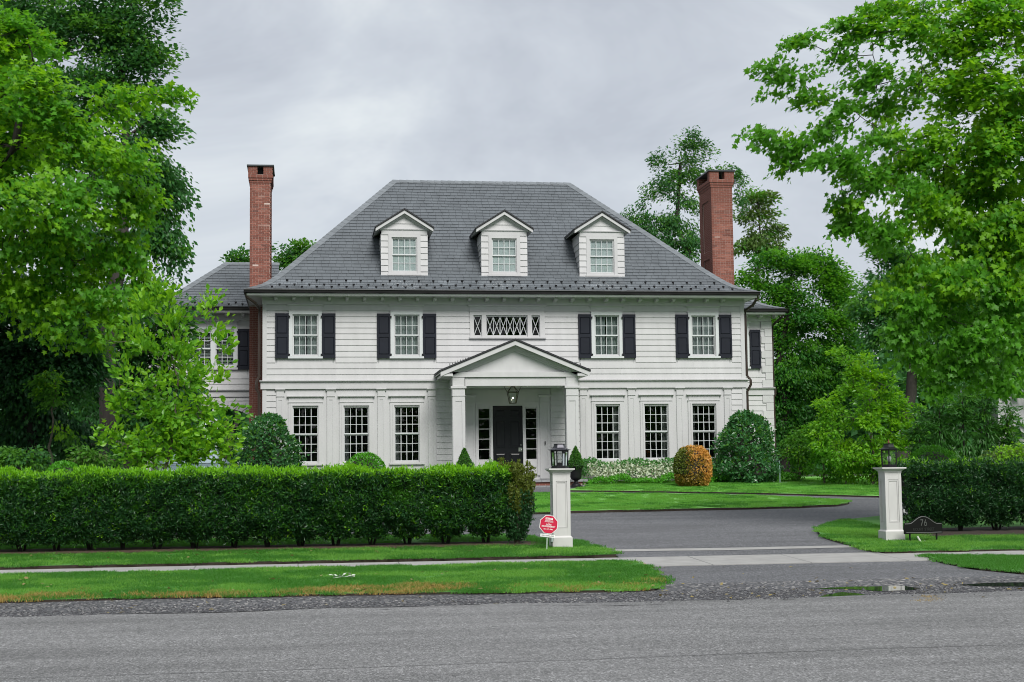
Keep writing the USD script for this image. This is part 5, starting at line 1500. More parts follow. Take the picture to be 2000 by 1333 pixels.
b = at(526, 930, 50.2); cone_plant('holly_bush', 'big conical holly bush hiding the corner by the brown downspout', b[0], 50.2, float(G(50.2)), 3.62, 1.02, L_HOLLY, .13, 8000, 70, egg=True, lumpy=.65, second=(L_MID, .18))
b = at(1458, 945, 50.2); cone_plant('holly_bush', 'conical holly bush standing right of the orange shrub', b[0], 50.2, float(G(50.2)), 3.62, 1.08, L_HOLLY, .13, 8600, 71, egg=True, lumpy=.65, second=(L_MID, .18))

# ---- planted bed: variegated shrubs with a green edging
r = np.random.default_rng(80)
n = 9000
P = np.column_stack([r.uniform(9.45, 15.6, n), r.uniform(50.3, 51.75, n), np.zeros(n)])
hgt = .80 + .16 * (meshkit.fbm(P * 1.6, 3, 4) - .5) * 2 + .06 * np.sin(P[:, 0] * 4)
P[:, 2] = G(P[:, 1]) + hgt * r.uniform(.12, 1, n) ** .5 * np.clip((P[:, 1] - 50.15) / .35, .35, 1)
s = (r.uniform(0, 1, n) < np.clip((P[:, 2] - G(P[:, 1]) - .50) * 3.0, .22, 1)) | (P[:, 0] < 9.7)
d = unit(np.column_stack([r.normal(0, .5, n), -np.abs(r.normal(.6, .4, n)), r.uniform(.2, 1, n)]))
bed = Thing('variegated_bed', 'waist-high bed of white-edged variegated shrubs under the lower windows', None, (12.5, 51, 1.2), kind='stuff')
bed.part('green_leaves', leaf_mesh(T_DIAM, P[s], r.normal(0, 1, (s.sum(), 3)) + np.array([0, -.4, .3]), d[s], .10 * r.uniform(.7, 1.2, s.sum())), L_GREENB)
bed.part('white_leaves', leaf_mesh(T_DIAM, P[~s], r.normal(0, 1, ((~s).sum(), 3)) + np.array([0, -.4, .3]), d[~s], .10 * r.uniform(.7, 1.2, (~s).sum())), L_WHITE)
n = 5200
P = np.column_stack([r.uniform(9.4, 17.0, n), r.uniform(49.75, 50.5, n), np.zeros(n)])
P[:, 2] = G(P[:, 1]) + .05 + (.20 + .08 * np.sin(P[:, 0] * 3.1) + .05 * np.sin(P[:, 0] * 7.7)) * r.uniform(.1, 1, n) ** .5
single('groundcover', leaf_mesh(T_DIAM, P, r.normal(0, 1, (n, 3)) + np.array([0, -.4, .4]), unit(np.column_stack([r.normal(0, .5, n), -np.abs(r.normal(.4, .4, n)), r.uniform(.3, 1, n)])), .085 * r.uniform(.7, 1.2, n)), L_BOX, label='low bright ground cover edging the planted bed', kind='stuff')


# ---- clipped yew hedges, plant by plant
def hedge_yew(x, y, hw, depth, top, label, group, seed, n=2550, lightness=1.0, ragged=0.0):
    r = np.random.default_rng(seed)
    g = float(G(y))
    t = Thing('hedge_yew', label, 'hedge plant', (x, y, g), group)
    u = r.uniform(0, 1, (n, 3))
    # choose a face: front, top, back, then push inwards a little
    face = r.choice(4, n, p=[.44, .27, .10, .19])
    X = x + (u[:, 0] * 2 - 1) * (hw + .05)
    Y = np.where(face == 0, y - depth / 2, np.where(face == 2, y + depth / 2, y + (u[:, 1] - .5) * depth))
    Z = np.where(face == 1, top, g + .20 + (top - g - .20) * u[:, 2])
    lump = (meshkit.fbm(np.column_stack([X * 2.2, Y * 2.2, Z * 2.2]), 3, 5) - .5) * .36 + (meshkit.noise(np.column_stack([X * 7, Y * 7, Z * 7]), 6) - .5) * .10
    inn = r.uniform(0, 1, n) ** 1.7 * .26 - lump
    N = np.zeros((n, 3)); N[face == 0, 1] = -1; N[face == 2, 1] = 1; N[face == 1, 2] = 1; N[face == 3] = unit(r.normal(0, 1, ((face == 3).sum(), 3)))
    P = np.column_stack([X, Y, Z]) - N * np.where(face == 3, 0, inn)[:, None]
    P[face == 1, 2] += .02 * r.normal(0, 1, (face == 1).sum()) + ragged * np.abs(r.normal(0, 1, (face == 1).sum()))
    # rounded shoulders and a narrow foot: the plant spreads from its stems
    low = np.clip(1 - (P[:, 2] - g - .12) / .55, 0, 1)
    P[:, 0] = x + (P[:, 0] - x) * (1 - .56 * low ** 1.5)
    P[:, 1] = y + (P[:, 1] - y) * (1 - .60 * low ** 1.5)
    edge = np.clip(np.abs(P[:, 0] - x) / hw, 0, 1.1) ** 3
    P[:, 1] = y + (P[:, 1] - y) * (1.06 - .17 * edge)
    P[:, 2] -= np.where(P[:, 2] > top - .2, .035 * edge, 0)
    sh = np.clip((P[:, 2] - (top - .14)) / .14, 0, 1)
    P[:, 1] = y + (P[:, 1] - y) * (1 - .10 * sh ** 2)
    k = 7
    C = np.repeat(P, k, 0) + r.normal(0, .028, (n * k, 3)); NN = np.repeat(N, k, 0)
    ax = unit(NN * .8 + r.normal(0, .75, NN.shape) + np.array([0, 0, .45]))
    nn = unit(NN + r.normal(0, .7, NN.shape) + np.array([0, 0, .4]))
    sz = .068 * r.uniform(.7, 1.3, n * k)
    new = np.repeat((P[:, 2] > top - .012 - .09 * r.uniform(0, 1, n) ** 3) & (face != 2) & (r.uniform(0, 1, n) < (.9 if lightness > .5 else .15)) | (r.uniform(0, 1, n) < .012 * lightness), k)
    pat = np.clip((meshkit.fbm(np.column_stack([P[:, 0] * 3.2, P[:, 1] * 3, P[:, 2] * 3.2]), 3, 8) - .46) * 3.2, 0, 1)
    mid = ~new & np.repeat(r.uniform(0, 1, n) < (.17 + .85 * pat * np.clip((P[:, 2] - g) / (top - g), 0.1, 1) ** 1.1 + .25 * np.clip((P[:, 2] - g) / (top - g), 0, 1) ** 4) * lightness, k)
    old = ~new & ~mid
    T2 = (np.array([(0, 0, 0), (.15, .55, .05), (0, 1, 0), (-.15, .55, .05)], float), T_DIAM[1])
    t.part('foliage', leaf_mesh(T2, C[old], ax[old], nn[old], sz[old]), L_YEW, kind='stuff')
    t.part('green_shoots', leaf_mesh(T2, C[mid], ax[mid], nn[mid], sz[mid]), L_YEWM, kind='stuff')
    t.part('new_shoots', leaf_mesh(T2, C[new], ax[new], nn[new] + np.array([0, 0, .5]), sz[new] * 1.1), L_YEWN, kind='stuff')
    inner = MB()
    hx, hy = hw * .80, depth * .36
    inner.hexa([[x - hx * .35, y - hy * .3, g + .32], [x + hx * .35, y - hy * .3, g + .32], [x + hx * .35, y + hy * .3, g + .32], [x - hx * .35, y + hy * .3, g + .32],
                [x - hx, y - hy, g + .72], [x + hx, y - hy, g + .72], [x + hx, y + hy, g + .72], [x - hx, y + hy, g + .72]])
    inner.box(x - hx, x + hx, y - hy, y + hy, g + .72, top - .14)
    t.part('twigs', inner, mat('yew_twigs_%d' % seed, (.006, .010, .006), .9) if seed == 100 else TW[0])
    st = MB()
    for q in range(5):
        a = r.uniform(0, 6.28); e = r.uniform(.08, .26)
        st.tube([(x + .03 * math.cos(a), y + .03 * math.sin(a), g - .03), (x + .09 * math.cos(a), y + .09 * math.sin(a), g + .18), (x + e * math.cos(a), y + e * math.sin(a), g + .55)], [.026, .02, .012], 6)
    t.part('stems', st, BARKD)
    return t


TW = [mat('yew_twigs', (.006, .010, .006), .9)]
ORD = ['nearest the white gate post', 'second', 'third', 'fourth', 'fifth', 'sixth', 'seventh', 'eighth', 'ninth', 'tenth', 'eleventh', 'twelfth', 'thirteenth', 'fourteenth']
hx = [float(at(px, 1000, 28.9)[0]) for px in (949, 870, 797, 725, 655, 588, 523, 455, 382, 308, 240, 180, 112, 44, -24)]
for q, x in enumerate(hx):
    lab = 'clipped yew of the long hedge, ' + (ORD[q] + ', its edge lit bright' if q == 0 else ('the ' + ORD[q] + ' counted from the white gate post' if q < 14 else 'the last one, cut by the frame'))
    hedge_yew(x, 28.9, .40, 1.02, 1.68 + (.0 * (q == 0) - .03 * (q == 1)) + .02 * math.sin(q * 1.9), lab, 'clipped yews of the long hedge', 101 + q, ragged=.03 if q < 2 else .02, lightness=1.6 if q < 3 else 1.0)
hr = [float(at(px, 1000, 29.6)[0]) for px in (1800, 1872, 1945, 2020, 2095)]
for q, x in enumerate(hr):
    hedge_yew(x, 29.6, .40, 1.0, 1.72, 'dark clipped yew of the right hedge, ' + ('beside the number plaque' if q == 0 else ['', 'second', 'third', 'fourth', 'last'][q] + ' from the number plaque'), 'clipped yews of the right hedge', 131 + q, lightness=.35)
# the thin, half dead one at the end of the long hedge
r = np.random.default_rng(140)
x, y = float(at(1010, 1060, 28.6)[0]), 28.6
t = Thing('sparse_yew', 'thin olive-brown yew with bare spiky shoots beside the gate post', 'hedge plant', (x, y, float(G(y))))
n = 1050
ph, u = r.uniform(0, 6.28, n), r.uniform(0, 1, n)
zz = float(G(y)) + .12 + u * .92
rr = (.12 + .20 * np.sin(np.clip(u * 1.25, 0, 1) * math.pi * .55)) * r.uniform(.3, 1, n) ** .5
P = np.column_stack([x + rr * np.cos(ph), y + rr * np.sin(ph) * .9, zz])
sp = []
stm = MB()
g = float(G(y))
for q in range(34):
    a = r.uniform(0, 6.28); e = r.uniform(.03, .33); h = r.uniform(1.0, 1.42) if q < 16 else r.uniform(1.4, 1.66)
    tip = np.array([x + e * math.cos(a) * 1.1, y + e * math.sin(a), g + h])
    stm.tube([(x, y, g - .03), (x + .5 * e * math.cos(a), y + .5 * e * math.sin(a), g + .35), tip], [.016, .010, .004], 5)
    k = 60
    tt = r.uniform(.45, 1, k)[:, None]
    sp.append(np.array([x + .4 * e * math.cos(a), y + .4 * e * math.sin(a), g + .3]) * (1 - tt) + tip * tt + r.normal(0, .018, (k, 3)))
sp = np.vstack(sp)
t.part('stems', stm, STEM)
k = 5
C = np.repeat(P, k, 0) + r.normal(0, .03, (n * k, 3))
t.part('foliage', leaf_mesh(T_DIAM, C, r.normal(0, .5, C.shape) + np.array([0, 0, .8]), r.normal(0, 1, C.shape), .06 * r.uniform(.7, 1.2, len(C))), L_YEW, kind='stuff')
C = np.repeat(sp, 6, 0) + r.normal(0, .018, (len(sp) * 6, 3))
t.part('olive_shoots', leaf_mesh(T_DIAM, C, r.normal(0, .5, C.shape) + np.array([0, 0, .7]), r.normal(0, 1, C.shape), .055 * r.uniform(.7, 1.2, len(C))), L_OLIVE, kind='stuff')
# ------------------------------------------------------------------ gate posts and their lanterns
POST = mat('post_paint', (0.45, 0.445, 0.435), 0.5, noise=0.07, nscale=4, nscale3=(1, 1, .5))


def gate_post(x, y, label, hw=.165, top=1.73, turn=0.0, cap=.245):
    g = float(G(y)) + .04
    t = Thing('gate_post', label, 'gate post', (x, y, g), 'white panelled gate posts')

    def rot(mb):
        v, f = mb.get(); c, s = math.cos(turn), math.sin(turn)
        v = v.copy(); dx, dy = v[:, 0] - x, v[:, 1] - y
        v[:, 0], v[:, 1] = x + c * dx - s * dy, y + s * dx + c * dy
        return v, f
    H_ = top
    sh = MB().box(x - hw + .02, x + hw - .02, y - hw + .02, y + hw - .02, g - .05, H_ - .02)
    e = .055
    for sx in (-1, 1):
        for sy in (-1, 1):
            x0, x1 = sorted((x + sx * hw, x + sx * (hw - .06))); y0, y1 = sorted((y + sy * hw, y + sy * (hw - .06)))
            sh.box(x0, x1, y0, y1, g + .20, H_ - .10)
    sh.box(x - hw + .004, x + hw - .004, y - hw + .004, y + hw - .004, g + .20, g + .36).box(x - hw + .004, x + hw - .004, y - hw + .004, y + hw - .004, H_ - .24, H_ - .10)
    t.part('shaft', rot(sh), POST)
    for k, (dx, dy) in enumerate(((0, -1), (-1, 0), (1, 0), (0, 1))):
        q = MB()
        w, z0, z1 = hw - .085, g + .385, H_ - .265
        for a, b, c, d in ((-w - .018, w + .018, z0 - .018, z0), (-w - .018, w + .018, z1, z1 + .018), (-w - .018, -w, z0, z1), (w, w + .018, z0, z1)):
            if dx == 0:
                q.box(x + a, x + b, *sorted((y + dy * (hw - .02), y + dy * (hw - .008))), c, d)
            else:
                q.box(*sorted((x + dx * (hw - .02), x + dx * (hw - .008))), y + a, y + b, c, d)
        t.part('panel_moulding', rot(q), POST)
    b = MB().box(x - hw - .03, x + hw + .03, y - hw - .03, y + hw + .03, g - .1, g + .185)
    b.hexa([[x - hw - .03, y - hw - .03, g + .185], [x + hw + .03, y - hw - .03, g + .185], [x + hw + .03, y + hw + .03, g + .185], [x - hw - .03, y + hw + .03, g + .185],
            [x - hw, y - hw, g + .215], [x + hw, y - hw, g + .215], [x + hw, y + hw, g + .215], [x - hw, y + hw, g + .215]])
    t.part('base', rot(b), POST)
    c_ = MB().box(x - hw - .008, x + hw + .008, y - hw - .008, y + hw + .008, H_ - .10, H_ - .075)
    c_.hexa([[x - hw - .01, y - hw - .01, H_ - .075], [x + hw + .01, y - hw - .01, H_ - .075], [x + hw + .01, y + hw + .01, H_ - .075], [x - hw - .01, y + hw + .01, H_ - .075],
             [x - cap + .01, y - cap + .01, H_ - .028], [x + cap - .01, y - cap + .01, H_ - .028], [x + cap - .01, y + cap - .01, H_ - .028], [x - cap + .01, y + cap - .01, H_ - .028]])
    c_.box(x - cap, x + cap, y - cap, y + cap, H_ - .028, H_)
    t.part('cap', rot(c_), POST)
    return t


LXP, LYP = 4.80, 27.85
gate_post(LXP, LYP, 'white panelled gate post at the end of the long hedge', turn=0.0)
RXP, RYP = 11.36, 27.9
gate_post(RXP, RYP, 'white panelled gate post beside the number plaque', turn=0.0, top=1.68)


def post_lantern(x, y, z, label, turn, chimney_lamp):
    t = Thing('post_lantern', label, 'lantern', (x, y, z), 'black lanterns on the gate posts')
    n = 6
    R0, R1, hb = .158, .170, .345
    ang = [turn + (k + .5) * math.pi / 3 for k in range(n)]
    ring = lambda R, zz: np.array([[x + R * math.cos(a), y + R * math.sin(a), zz] for a in ang])

    def frus(Ra, za, Rb, zb):
        a, b = ring(Ra, za), ring(Rb, zb)
        f = []
        for k in range(n):
            j = (k + 1) % n
            f += [[k, j, n + j], [k, n + j, n + k]]
        for k in range(1, n - 1):
            f += [[0, k + 1, k], [n, n + k, n + k + 1]]
        return np.vstack([a, b]), np.array(f)
    base = MB().add(*frus(R0 + .012, z, R0 + .012, z + .02)).add(*frus(R0, z + .02, R0, z + .05))
    t.part('base', base, IRON)
    fr = MB()
    lo, hi = ring(R0 - .006, z + .05), ring(R1 - .006, z + hb)
    for k in range(n):
        fr.tube([lo[k], hi[k]], .013, 4)
        j = (k + 1) % n
        fr.tube([hi[k] - [0, 0, .01], hi[j] - [0, 0, .01]], .012, 4)
    t.part('frame', fr, IRON)
    lo2, hi2 = ring(R0 - .008, z + .05), ring(R1 - .008, z + hb)
    for k in range(n):
        j = (k + 1) % n
        t.part('glass', (np.array([lo2[k], lo2[j], hi2[j], hi2[k]]), np.array([[0, 1, 2], [0, 2, 3]])), LGLASS)
    rf = MB().add(*frus(R1 + .028, z + hb - .004, R1 + .028, z + hb + .008)).add(*frus(R1 + .022, z + hb + .008, .125, z + hb + .045)).add(*frus(.125, z + hb + .045, .102, z + hb + .105)).add(*frus(.112, z + hb + .105, .112, z + hb + .117))
    rfp = t.part('roof', rf, mat('lantern_roof_metal_%s' % ('a' if chimney_lamp else 'b'), (.045, .045, .055) if chimney_lamp else (.02, .024, .022), .35, metal=.5, noise=.2, nscale=10))
    for k in range(n):
        t.part('ball', trimesh.creation.icosphere(1, .011).apply_translation(ring(R1 + .032, z + hb + .006)[k]), IRON, rfp)
    if chimney_lamp:
        t.part('burner', MB().lathe([(.001, 0), (.055, 0), (.055, .05), (.035, .06), (.001, .06)], (x, y, z + .05), 14), IRON)
        t.part('lamp_chimney', MB().lathe([(.036, .0), (.052, .03), (.056, .06), (.046, .10), (.028, .145), (.023, .18), (.025, .205)], (x, y, z + .112), 18), usdkit.material(stage, '/World/Looks/lamp_chimney_glass', {
            'f': ('layer_weight', {'blend': .35}), 't': ('transparent_bsdf', {'color': (.93, .94, .93)}), 'g': ('principled_bsdf', {'base_color': (.62, .64, .64), 'roughness': .15}), 'm': ('mix_closure', {})},
            [('f.facing', 'm.fac'), ('t.BSDF', 'm.closure1'), ('g.BSDF', 'm.closure2')], surface='m.closure'), smooth=True)
    else:
        t.part('socket', MB().lathe([(.001, 0), (.022, 0), (.022, .06), (.001, .06)], (x, y, z + .05), 12), IRON)
        t.part('bulb', MB().lathe([(.018, 0), (.028, .02), (.042, .055), (.040, .085), (.022, .108), (.001, .114)], (x, y, z + .11), 16), mat('frosted_bulb', (.60, .61, .60), .35), smooth=True)
        t.part('finial', MB().lathe([(.012, 0), (.030, .015), (.012, .035), (.018, .05), (.001, .085)], (x, y, z + hb + .117), 10), mat('rusty_copper', (.12, .035, .02), .6, metal=.3), smooth=True)
    return t


post_lantern(LXP, LYP, 1.732, 'black lantern with a glass oil-lamp chimney before the house front', math.pi / 6 + .02, True)
post_lantern(RXP, RYP, 1.682, 'dark lantern with a frosted bulb against the green shrubs', math.pi / 6 + .12, False)

# ------------------------------------------------------------------ octagonal security sign on a stake
RED = mat('red_sign_plastic', (0.46, 0.012, 0.045), 0.4)
SWHITE = mat('white_sign_plastic', (0.74, 0.74, 0.73), 0.4)
INK = mat('black_print', (0.03, 0.03, 0.035), 0.5)
sxp, syp, szp = 4.475, 27.25, .70
sg = Thing('yard_sign', 'red octagonal security sign leaning by the gate post', 'sign', (sxp, syp, float(G(syp))))
TILT = math.radians(7)


def sign_pt(u, v, o):
    """u across, v up, o towards the viewer, in the tilted plane of the sign"""
    c, s = math.cos(-TILT), math.sin(-TILT)
    return np.array([sxp + u * c - v * s, syp - o, szp + u * s + v * c])


def octo(R, o0, o1):
    a = [math.pi / 8 + k * math.pi / 4 for k in range(8)]
    v = [sign_pt(R * math.cos(t_), R * math.sin(t_), o0) for t_ in a] + [sign_pt(R * math.cos(t_), R * math.sin(t_), o1) for t_ in a]
    f = []
    for k in range(8):
        j = (k + 1) % 8
        f += [[k, j, 8 + j], [k, 8 + j, 8 + k]]
    for k in range(1, 7):
        f += [[8, 8 + k, 9 + k], [0, k + 1, k]]
    return np.array(v), np.array(f)


def sign_text(txt, h, v, o, width=None, bold=True):
    m = meshkit.text_mesh(txt, h, .0012, bold)
    b = m.bounds
    q = np.array(m.vertices); q[:, 0] -= (b[0][0] + b[1][0]) / 2
    if width:
        q[:, 0] *= width / (b[1][0] - b[0][0])
    return np.array([sign_pt(p[0], v + p[1], o + p[2]) for p in q]), np.array(m.faces)


plate = sg.part('plate', octo(.181, -.006, 0), SWHITE)
sg.part('face', octo(.172, .0005, .002), RED, plate)
q = np.array([sign_pt(a, b, .0032) for a, b in ((-.068, .088), (.068, .088), (.068, .122), (-.068, .122))])
sg.part('logo_box', (q, np.array([[0, 1, 2], [0, 2, 3]])), SWHITE, plate)
sg.part('lettering', sign_text('SECURITY', .020, .095, .004, .115), RED, plate)
for tx, h, v, w in (('SYSTEM INSTALLED', .014, .062, .15), ('AND MONITORED BY', .013, .042, .16), ('A', .020, .012, None), ('SOUND', .024, -.016, .10), ('ENVIRONMENT', .026, -.050, .25), ('516-479-8888', .019, -.095, .17)):
    sg.part('lettering', sign_text(tx, h, v, .003, w), SWHITE, plate)
bar = MB().hexa([sign_pt(a, b, o) for b, o in ((-.235, 0), (-.235, 0)) for a in ()] or [sign_pt(-.135, -.232, .004), sign_pt(.135, -.232, .004), sign_pt(.135, -.232, -.004), sign_pt(-.135, -.232, -.004), sign_pt(-.135, -.180, .004), sign_pt(.135, -.180, .004), sign_pt(.135, -.180, -.004), sign_pt(-.135, -.180, -.004)])
strip_ = sg.part('strip', bar, SWHITE)
sg.part('lettering', sign_text('VIDEO SURVEILLANCE', .022, -.217, .0045, .24), INK, strip_)
sg.part('stake', MB().tube([sign_pt(0, .10, -.014), sign_pt(-.004, -.22, -.014), (sxp - .045, syp + .014, float(G(syp)) - .05)], .010, 8), mat('grey_green_stake', (.42, .50, .42), .4))
sp = Thing('garden_spotlight', 'small grey-green spotlight on a stem against the gate post', 'spotlight', (4.60, 27.62, float(G(27.62))))
gz = float(G(27.62))
sp.part('stem', MB().tube([(4.60, 27.62, gz - .05), (4.595, 27.62, gz + .16)], .010, 6), IRON)
sp.part('head', MB().tube([(4.585, 27.60, gz + .15), (4.605, 27.64, gz + .24)], [.025, .034], 10), mat('verdigris_metal', (.22, .27, .25), .5, metal=.3))

# ------------------------------------------------------------------ number plaque
PLQ = mat('black_plaque', (0.0045, 0.005, 0.0045), 0.8, spec=.15, noise=.1, nscale=6)
PLR = mat('worn_plaque_rim', (0.11, 0.115, 0.11), 0.45)
nx, ny = 11.80, 27.42
nz0 = .40
pq = Thing('number_plaque', 'black arched house-number plaque reading 76 on short legs', 'plaque', (nx, ny, float(G(ny))))
hw_ = .385


def arch(u):
    """height of the top edge at u in -1..1"""
    a = abs(u)
    if a > .80: return .205
    return .205 + .135 * (0.5 + 0.5 * math.cos(math.pi * (a / .80) ** 1.15))


us = np.linspace(-1, 1, 41)
out_ = [(nx - hw_, nz0), (nx + hw_, nz0)] + [(nx + u * hw_, nz0 + arch(u)) for u in us[::-1]]
pl_ = pq.part('plate', MB().prism(out_, ny - .016, ny + .016, axis='y'), PLQ)
rimp = [(nx + u * (hw_ - .016), ny - .019, nz0 + arch(u) - .016) for u in us]
pq.part('rim', MB().tube(rimp, .0065, 5), PLR, pl_)
pq.part('rim', MB().tube([(nx - hw_ + .04, ny - .019, nz0 + .024), (nx + hw_ - .016, ny - .019, nz0 + .024)], .0055, 5), PLR, pl_)


def plaque_text(txt, h, z, width, m_, thin=False):
    t_ = meshkit.text_mesh(txt, h, .003)
    b = t_.bounds; v = np.array(t_.vertices)
    v[:, 0] = (v[:, 0] - (b[0][0] + b[1][0]) / 2) * width / (b[1][0] - b[0][0])
    V = np.column_stack([nx + .01 + v[:, 0], ny - .0165 - v[:, 2], z + v[:, 1]])
    pq.part('lettering', (V, np.array(t_.faces)), m_, pl_)


plaque_text('76', .125, nz0 + .148, .125, mat('dull_silver_paint', (.075, .08, .075), .5))
plaque_text('MOUNT  STREET', .052, nz0 + .058, .43, mat('worn_letter_paint', (.020, .022, .020), .4))
for s in (-1, 1):
    pq.part('leg', box(nx + s * .27 - .014, nx + s * .27 + .014, ny - .008, ny + .008, float(G(ny)) - .05, nz0), PLQ)
st_ = Thing('spotlight', 'pale tilted tube spotlight under the number plaque', 'spotlight', (nx - .12, ny - .1, float(G(ny))))
gz = float(G(ny))
st_.part('tube', MB().tube([(nx - .175, ny - .13, gz + .16), (nx - .115, ny - .17, gz + .03)], .018, 10), mat('pale_metal_tube', (.42, .45, .38), .4))
st_.part('cable', MB().tube([(nx - .115, ny - .17, gz + .035), (nx - .04, ny - .16, gz + .075), (nx + .03, ny - .15, gz + .04), (nx + .06, ny - .14, gz - .01)], .006, 6), mat('grey_cable', (.20, .21, .19), .6))
jb = Thing('valve_box', 'small pale fitting on the side of the gate post above the plaque', 'fitting', (RXP + .25, RYP - .05, 1.0))
jb.part('body', MB().box(RXP + .215, RXP + .25, RYP - .10, RYP - .07, .80, .86).tube([(RXP + .23, RYP - .10, .80), (RXP + .27, RYP - .11, .79), (RXP + .285, RYP - .11, .77)], .007, 6), mat('grey_fitting', (.30, .31, .30), .5))

# ------------------------------------------------------------------ hanging porch lantern (lit)
hxl, hyl, hzt = 7.145, PY + .75, 4.60
hl_ = Thing('hanging_lantern', 'dark tapered porch lantern with a small lit bulb over the door', 'lantern', (hxl, hyl, hzt))
fr = MB()
zt_, zb_ = 4.40, 4.02
wt, wb = .175, .105
T4 = [(sx * wt, sy * wt) for sx, sy in ((-1, -1), (1, -1), (1, 1), (-1, 1))]
B4 = [(sx * wb, sy * wb) for sx, sy in ((-1, -1), (1, -1), (1, 1), (-1, 1))]
for k in range(4):
    a, b = T4[k], T4[(k + 1) % 4]; c, d = B4[k], B4[(k + 1) % 4]
    fr.tube([(hxl + a[0], hyl + a[1], zt_), (hxl + c[0], hyl + c[1], zb_)], .013, 5)
    fr.tube([(hxl + a[0], hyl + a[1], zt_), (hxl + b[0], hyl + b[1], zt_)], .013, 5)
    fr.tube([(hxl + c[0], hyl + c[1], zb_), (hxl + d[0], hyl + d[1], zb_)], .013, 5)
    fr.tube([(hxl + a[0], hyl + a[1], zt_), (hxl + a[0] * .35, hyl + a[1] * .35, zt_ + .17)], .011, 5)
for s in (-1, 1):
    fr.tube([(hxl + s * .19, hyl, zt_), (hxl + s * .24, hyl, zt_ + .08), (hxl + s * .30, hyl, hzt)], .010, 5)
BRZ = mat('aged_brass', (.032, .028, .016), .45, metal=.5)
hl_.part('frame', fr, BRZ)
hl_.part('top_plate', box(hxl - .07, hxl + .07, hyl - .07, hyl + .07, zt_ + .165, zt_ + .20), BRZ)
for k in range(4):
    j = (k + 1) % 4
    hl_.part('glass', (np.array([(hxl + B4[k][0], hyl + B4[k][1], zb_), (hxl + B4[j][0], hyl + B4[j][1], zb_), (hxl + T4[j][0], hyl + T4[j][1], zt_), (hxl + T4[k][0], hyl + T4[k][1], zt_)]), np.array([[0, 1, 2], [0, 2, 3]])), LGLASS)
hl_.part('candle_tube', MB().tube([(hxl, hyl, zb_), (hxl, hyl, zb_ + .15)], .014, 8), SWHITE)
hl_.part('bulb', trimesh.creation.icosphere(2, .026).apply_translation((hxl, hyl, zb_ + .18)), BULB, smooth=True)

# ------------------------------------------------------------------ urns with spiral topiary
for ux, lab in ((8.98, 'black cast-iron urn on the step by the right column'), (5.25, 'black cast-iron urn by the left column behind the hedge')):
    uy = 48.95
    g = float(G(uy)) + .02
    u = Thing('urn', lab, 'urn', (ux, uy, g), 'iron urns flanking the steps')
    u.part('foot', MB().box(ux - .19, ux + .19, uy - .19, uy + .19, g, g + .05).lathe([(.001, .05), (.165, .05), (.155, .09), (.09, .13), (.06, .19), (.075, .22), (.001, .22)], (ux, uy, g), 18), IRON, smooth=35)
    u.part('bowl', MB().lathe([(.001, .215), (.10, .22), (.17, .27), (.195, .33), (.19, .45), (.215, .58), (.25, .66), (.275, .69), (.27, .71), (.235, .71), (.20, .60), (.001, .58)], (ux, uy, g), 22), IRON, smooth=35)
    cone_plant('topiary', 'clipped green cone in the ' + ('urn by the right column' if ux > 8 else 'urn peeping over the hedge by the left column'), ux, uy, g + .62, g + 1.30 + (.02 if ux > 8 else 0), .30, L_ARB, .045, 4200, 90 + int(ux), shape=.85, second=(L_MID, .5))

# ------------------------------------------------------------------ car half hidden behind the magnolia
CAR = mat('pale_blue_car_paint', (0.13, 0.175, 0.20), 0.25, coat=.6)
TYRE = mat('tyre_rubber', (.02, .02, .02), .9)
CGL = mat('dark_car_glass', (.20, .26, .29), .1, spec=.6)
cx, cy = -3.35, 47.2
g = float(G(cy))
cr_ = Thing('parked_car', 'pale blue parked car glimpsed behind the magnolia', 'car', (cx, cy, g))
prof = [(-2.25, .32), (-2.3, .62), (-2.2, .80), (-1.25, .95), (-.45, 1.36), (-.1, 1.45), (.9, 1.44), (1.75, 1.02), (2.25, .98), (2.3, .60), (2.2, .30)]
# body as a lofted hull: profile runs front to back along y, narrower above the waist
pts = []
for sx in (-1, 1):
    for a, z in prof:
        w = .90 if z < .99 else .90 - (z - .98) * .55
        pts.append([cx + sx * w, cy + a, g + z])
npf = len(prof)
f = []
for i in range(npf - 1):
    f += [[i, npf + i, npf + i + 1], [i, npf + i + 1, i + 1]]
f += [[npf - 1, 2 * npf - 1, npf], [npf - 1, npf, 0]]
tv = [(a, z) for a, z in prof]
_, tf = trimesh.creation.triangulate_polygon(Polygon(tv), engine='earcut')
idx_ = [int(np.argmin(((np.array(tv) - q_) ** 2).sum(1))) for q_ in _]
for a, b, c in tf:
    a, b, c = idx_[a], idx_[b], idx_[c]
    f += [[a, b, c], [npf + a, npf + c, npf + b]]
body = trimesh.Trimesh(np.array(pts), np.array(f), process=True)
trimesh.repair.fix_normals(body)
cr_.part('body', body, CAR)
cr_.part('windscreen', MB().hexa([[cx - .78, cy - 1.20, g + .985], [cx + .78, cy - 1.20, g + .985], [cx + .66, cy - .47, g + 1.36], [cx - .66, cy - .47, g + 1.36], [cx - .78, cy - 1.22, g + 1.0], [cx + .78, cy - 1.22, g + 1.0], [cx + .66, cy - .49, g + 1.375], [cx - .66, cy - .49, g + 1.375]]), CGL)
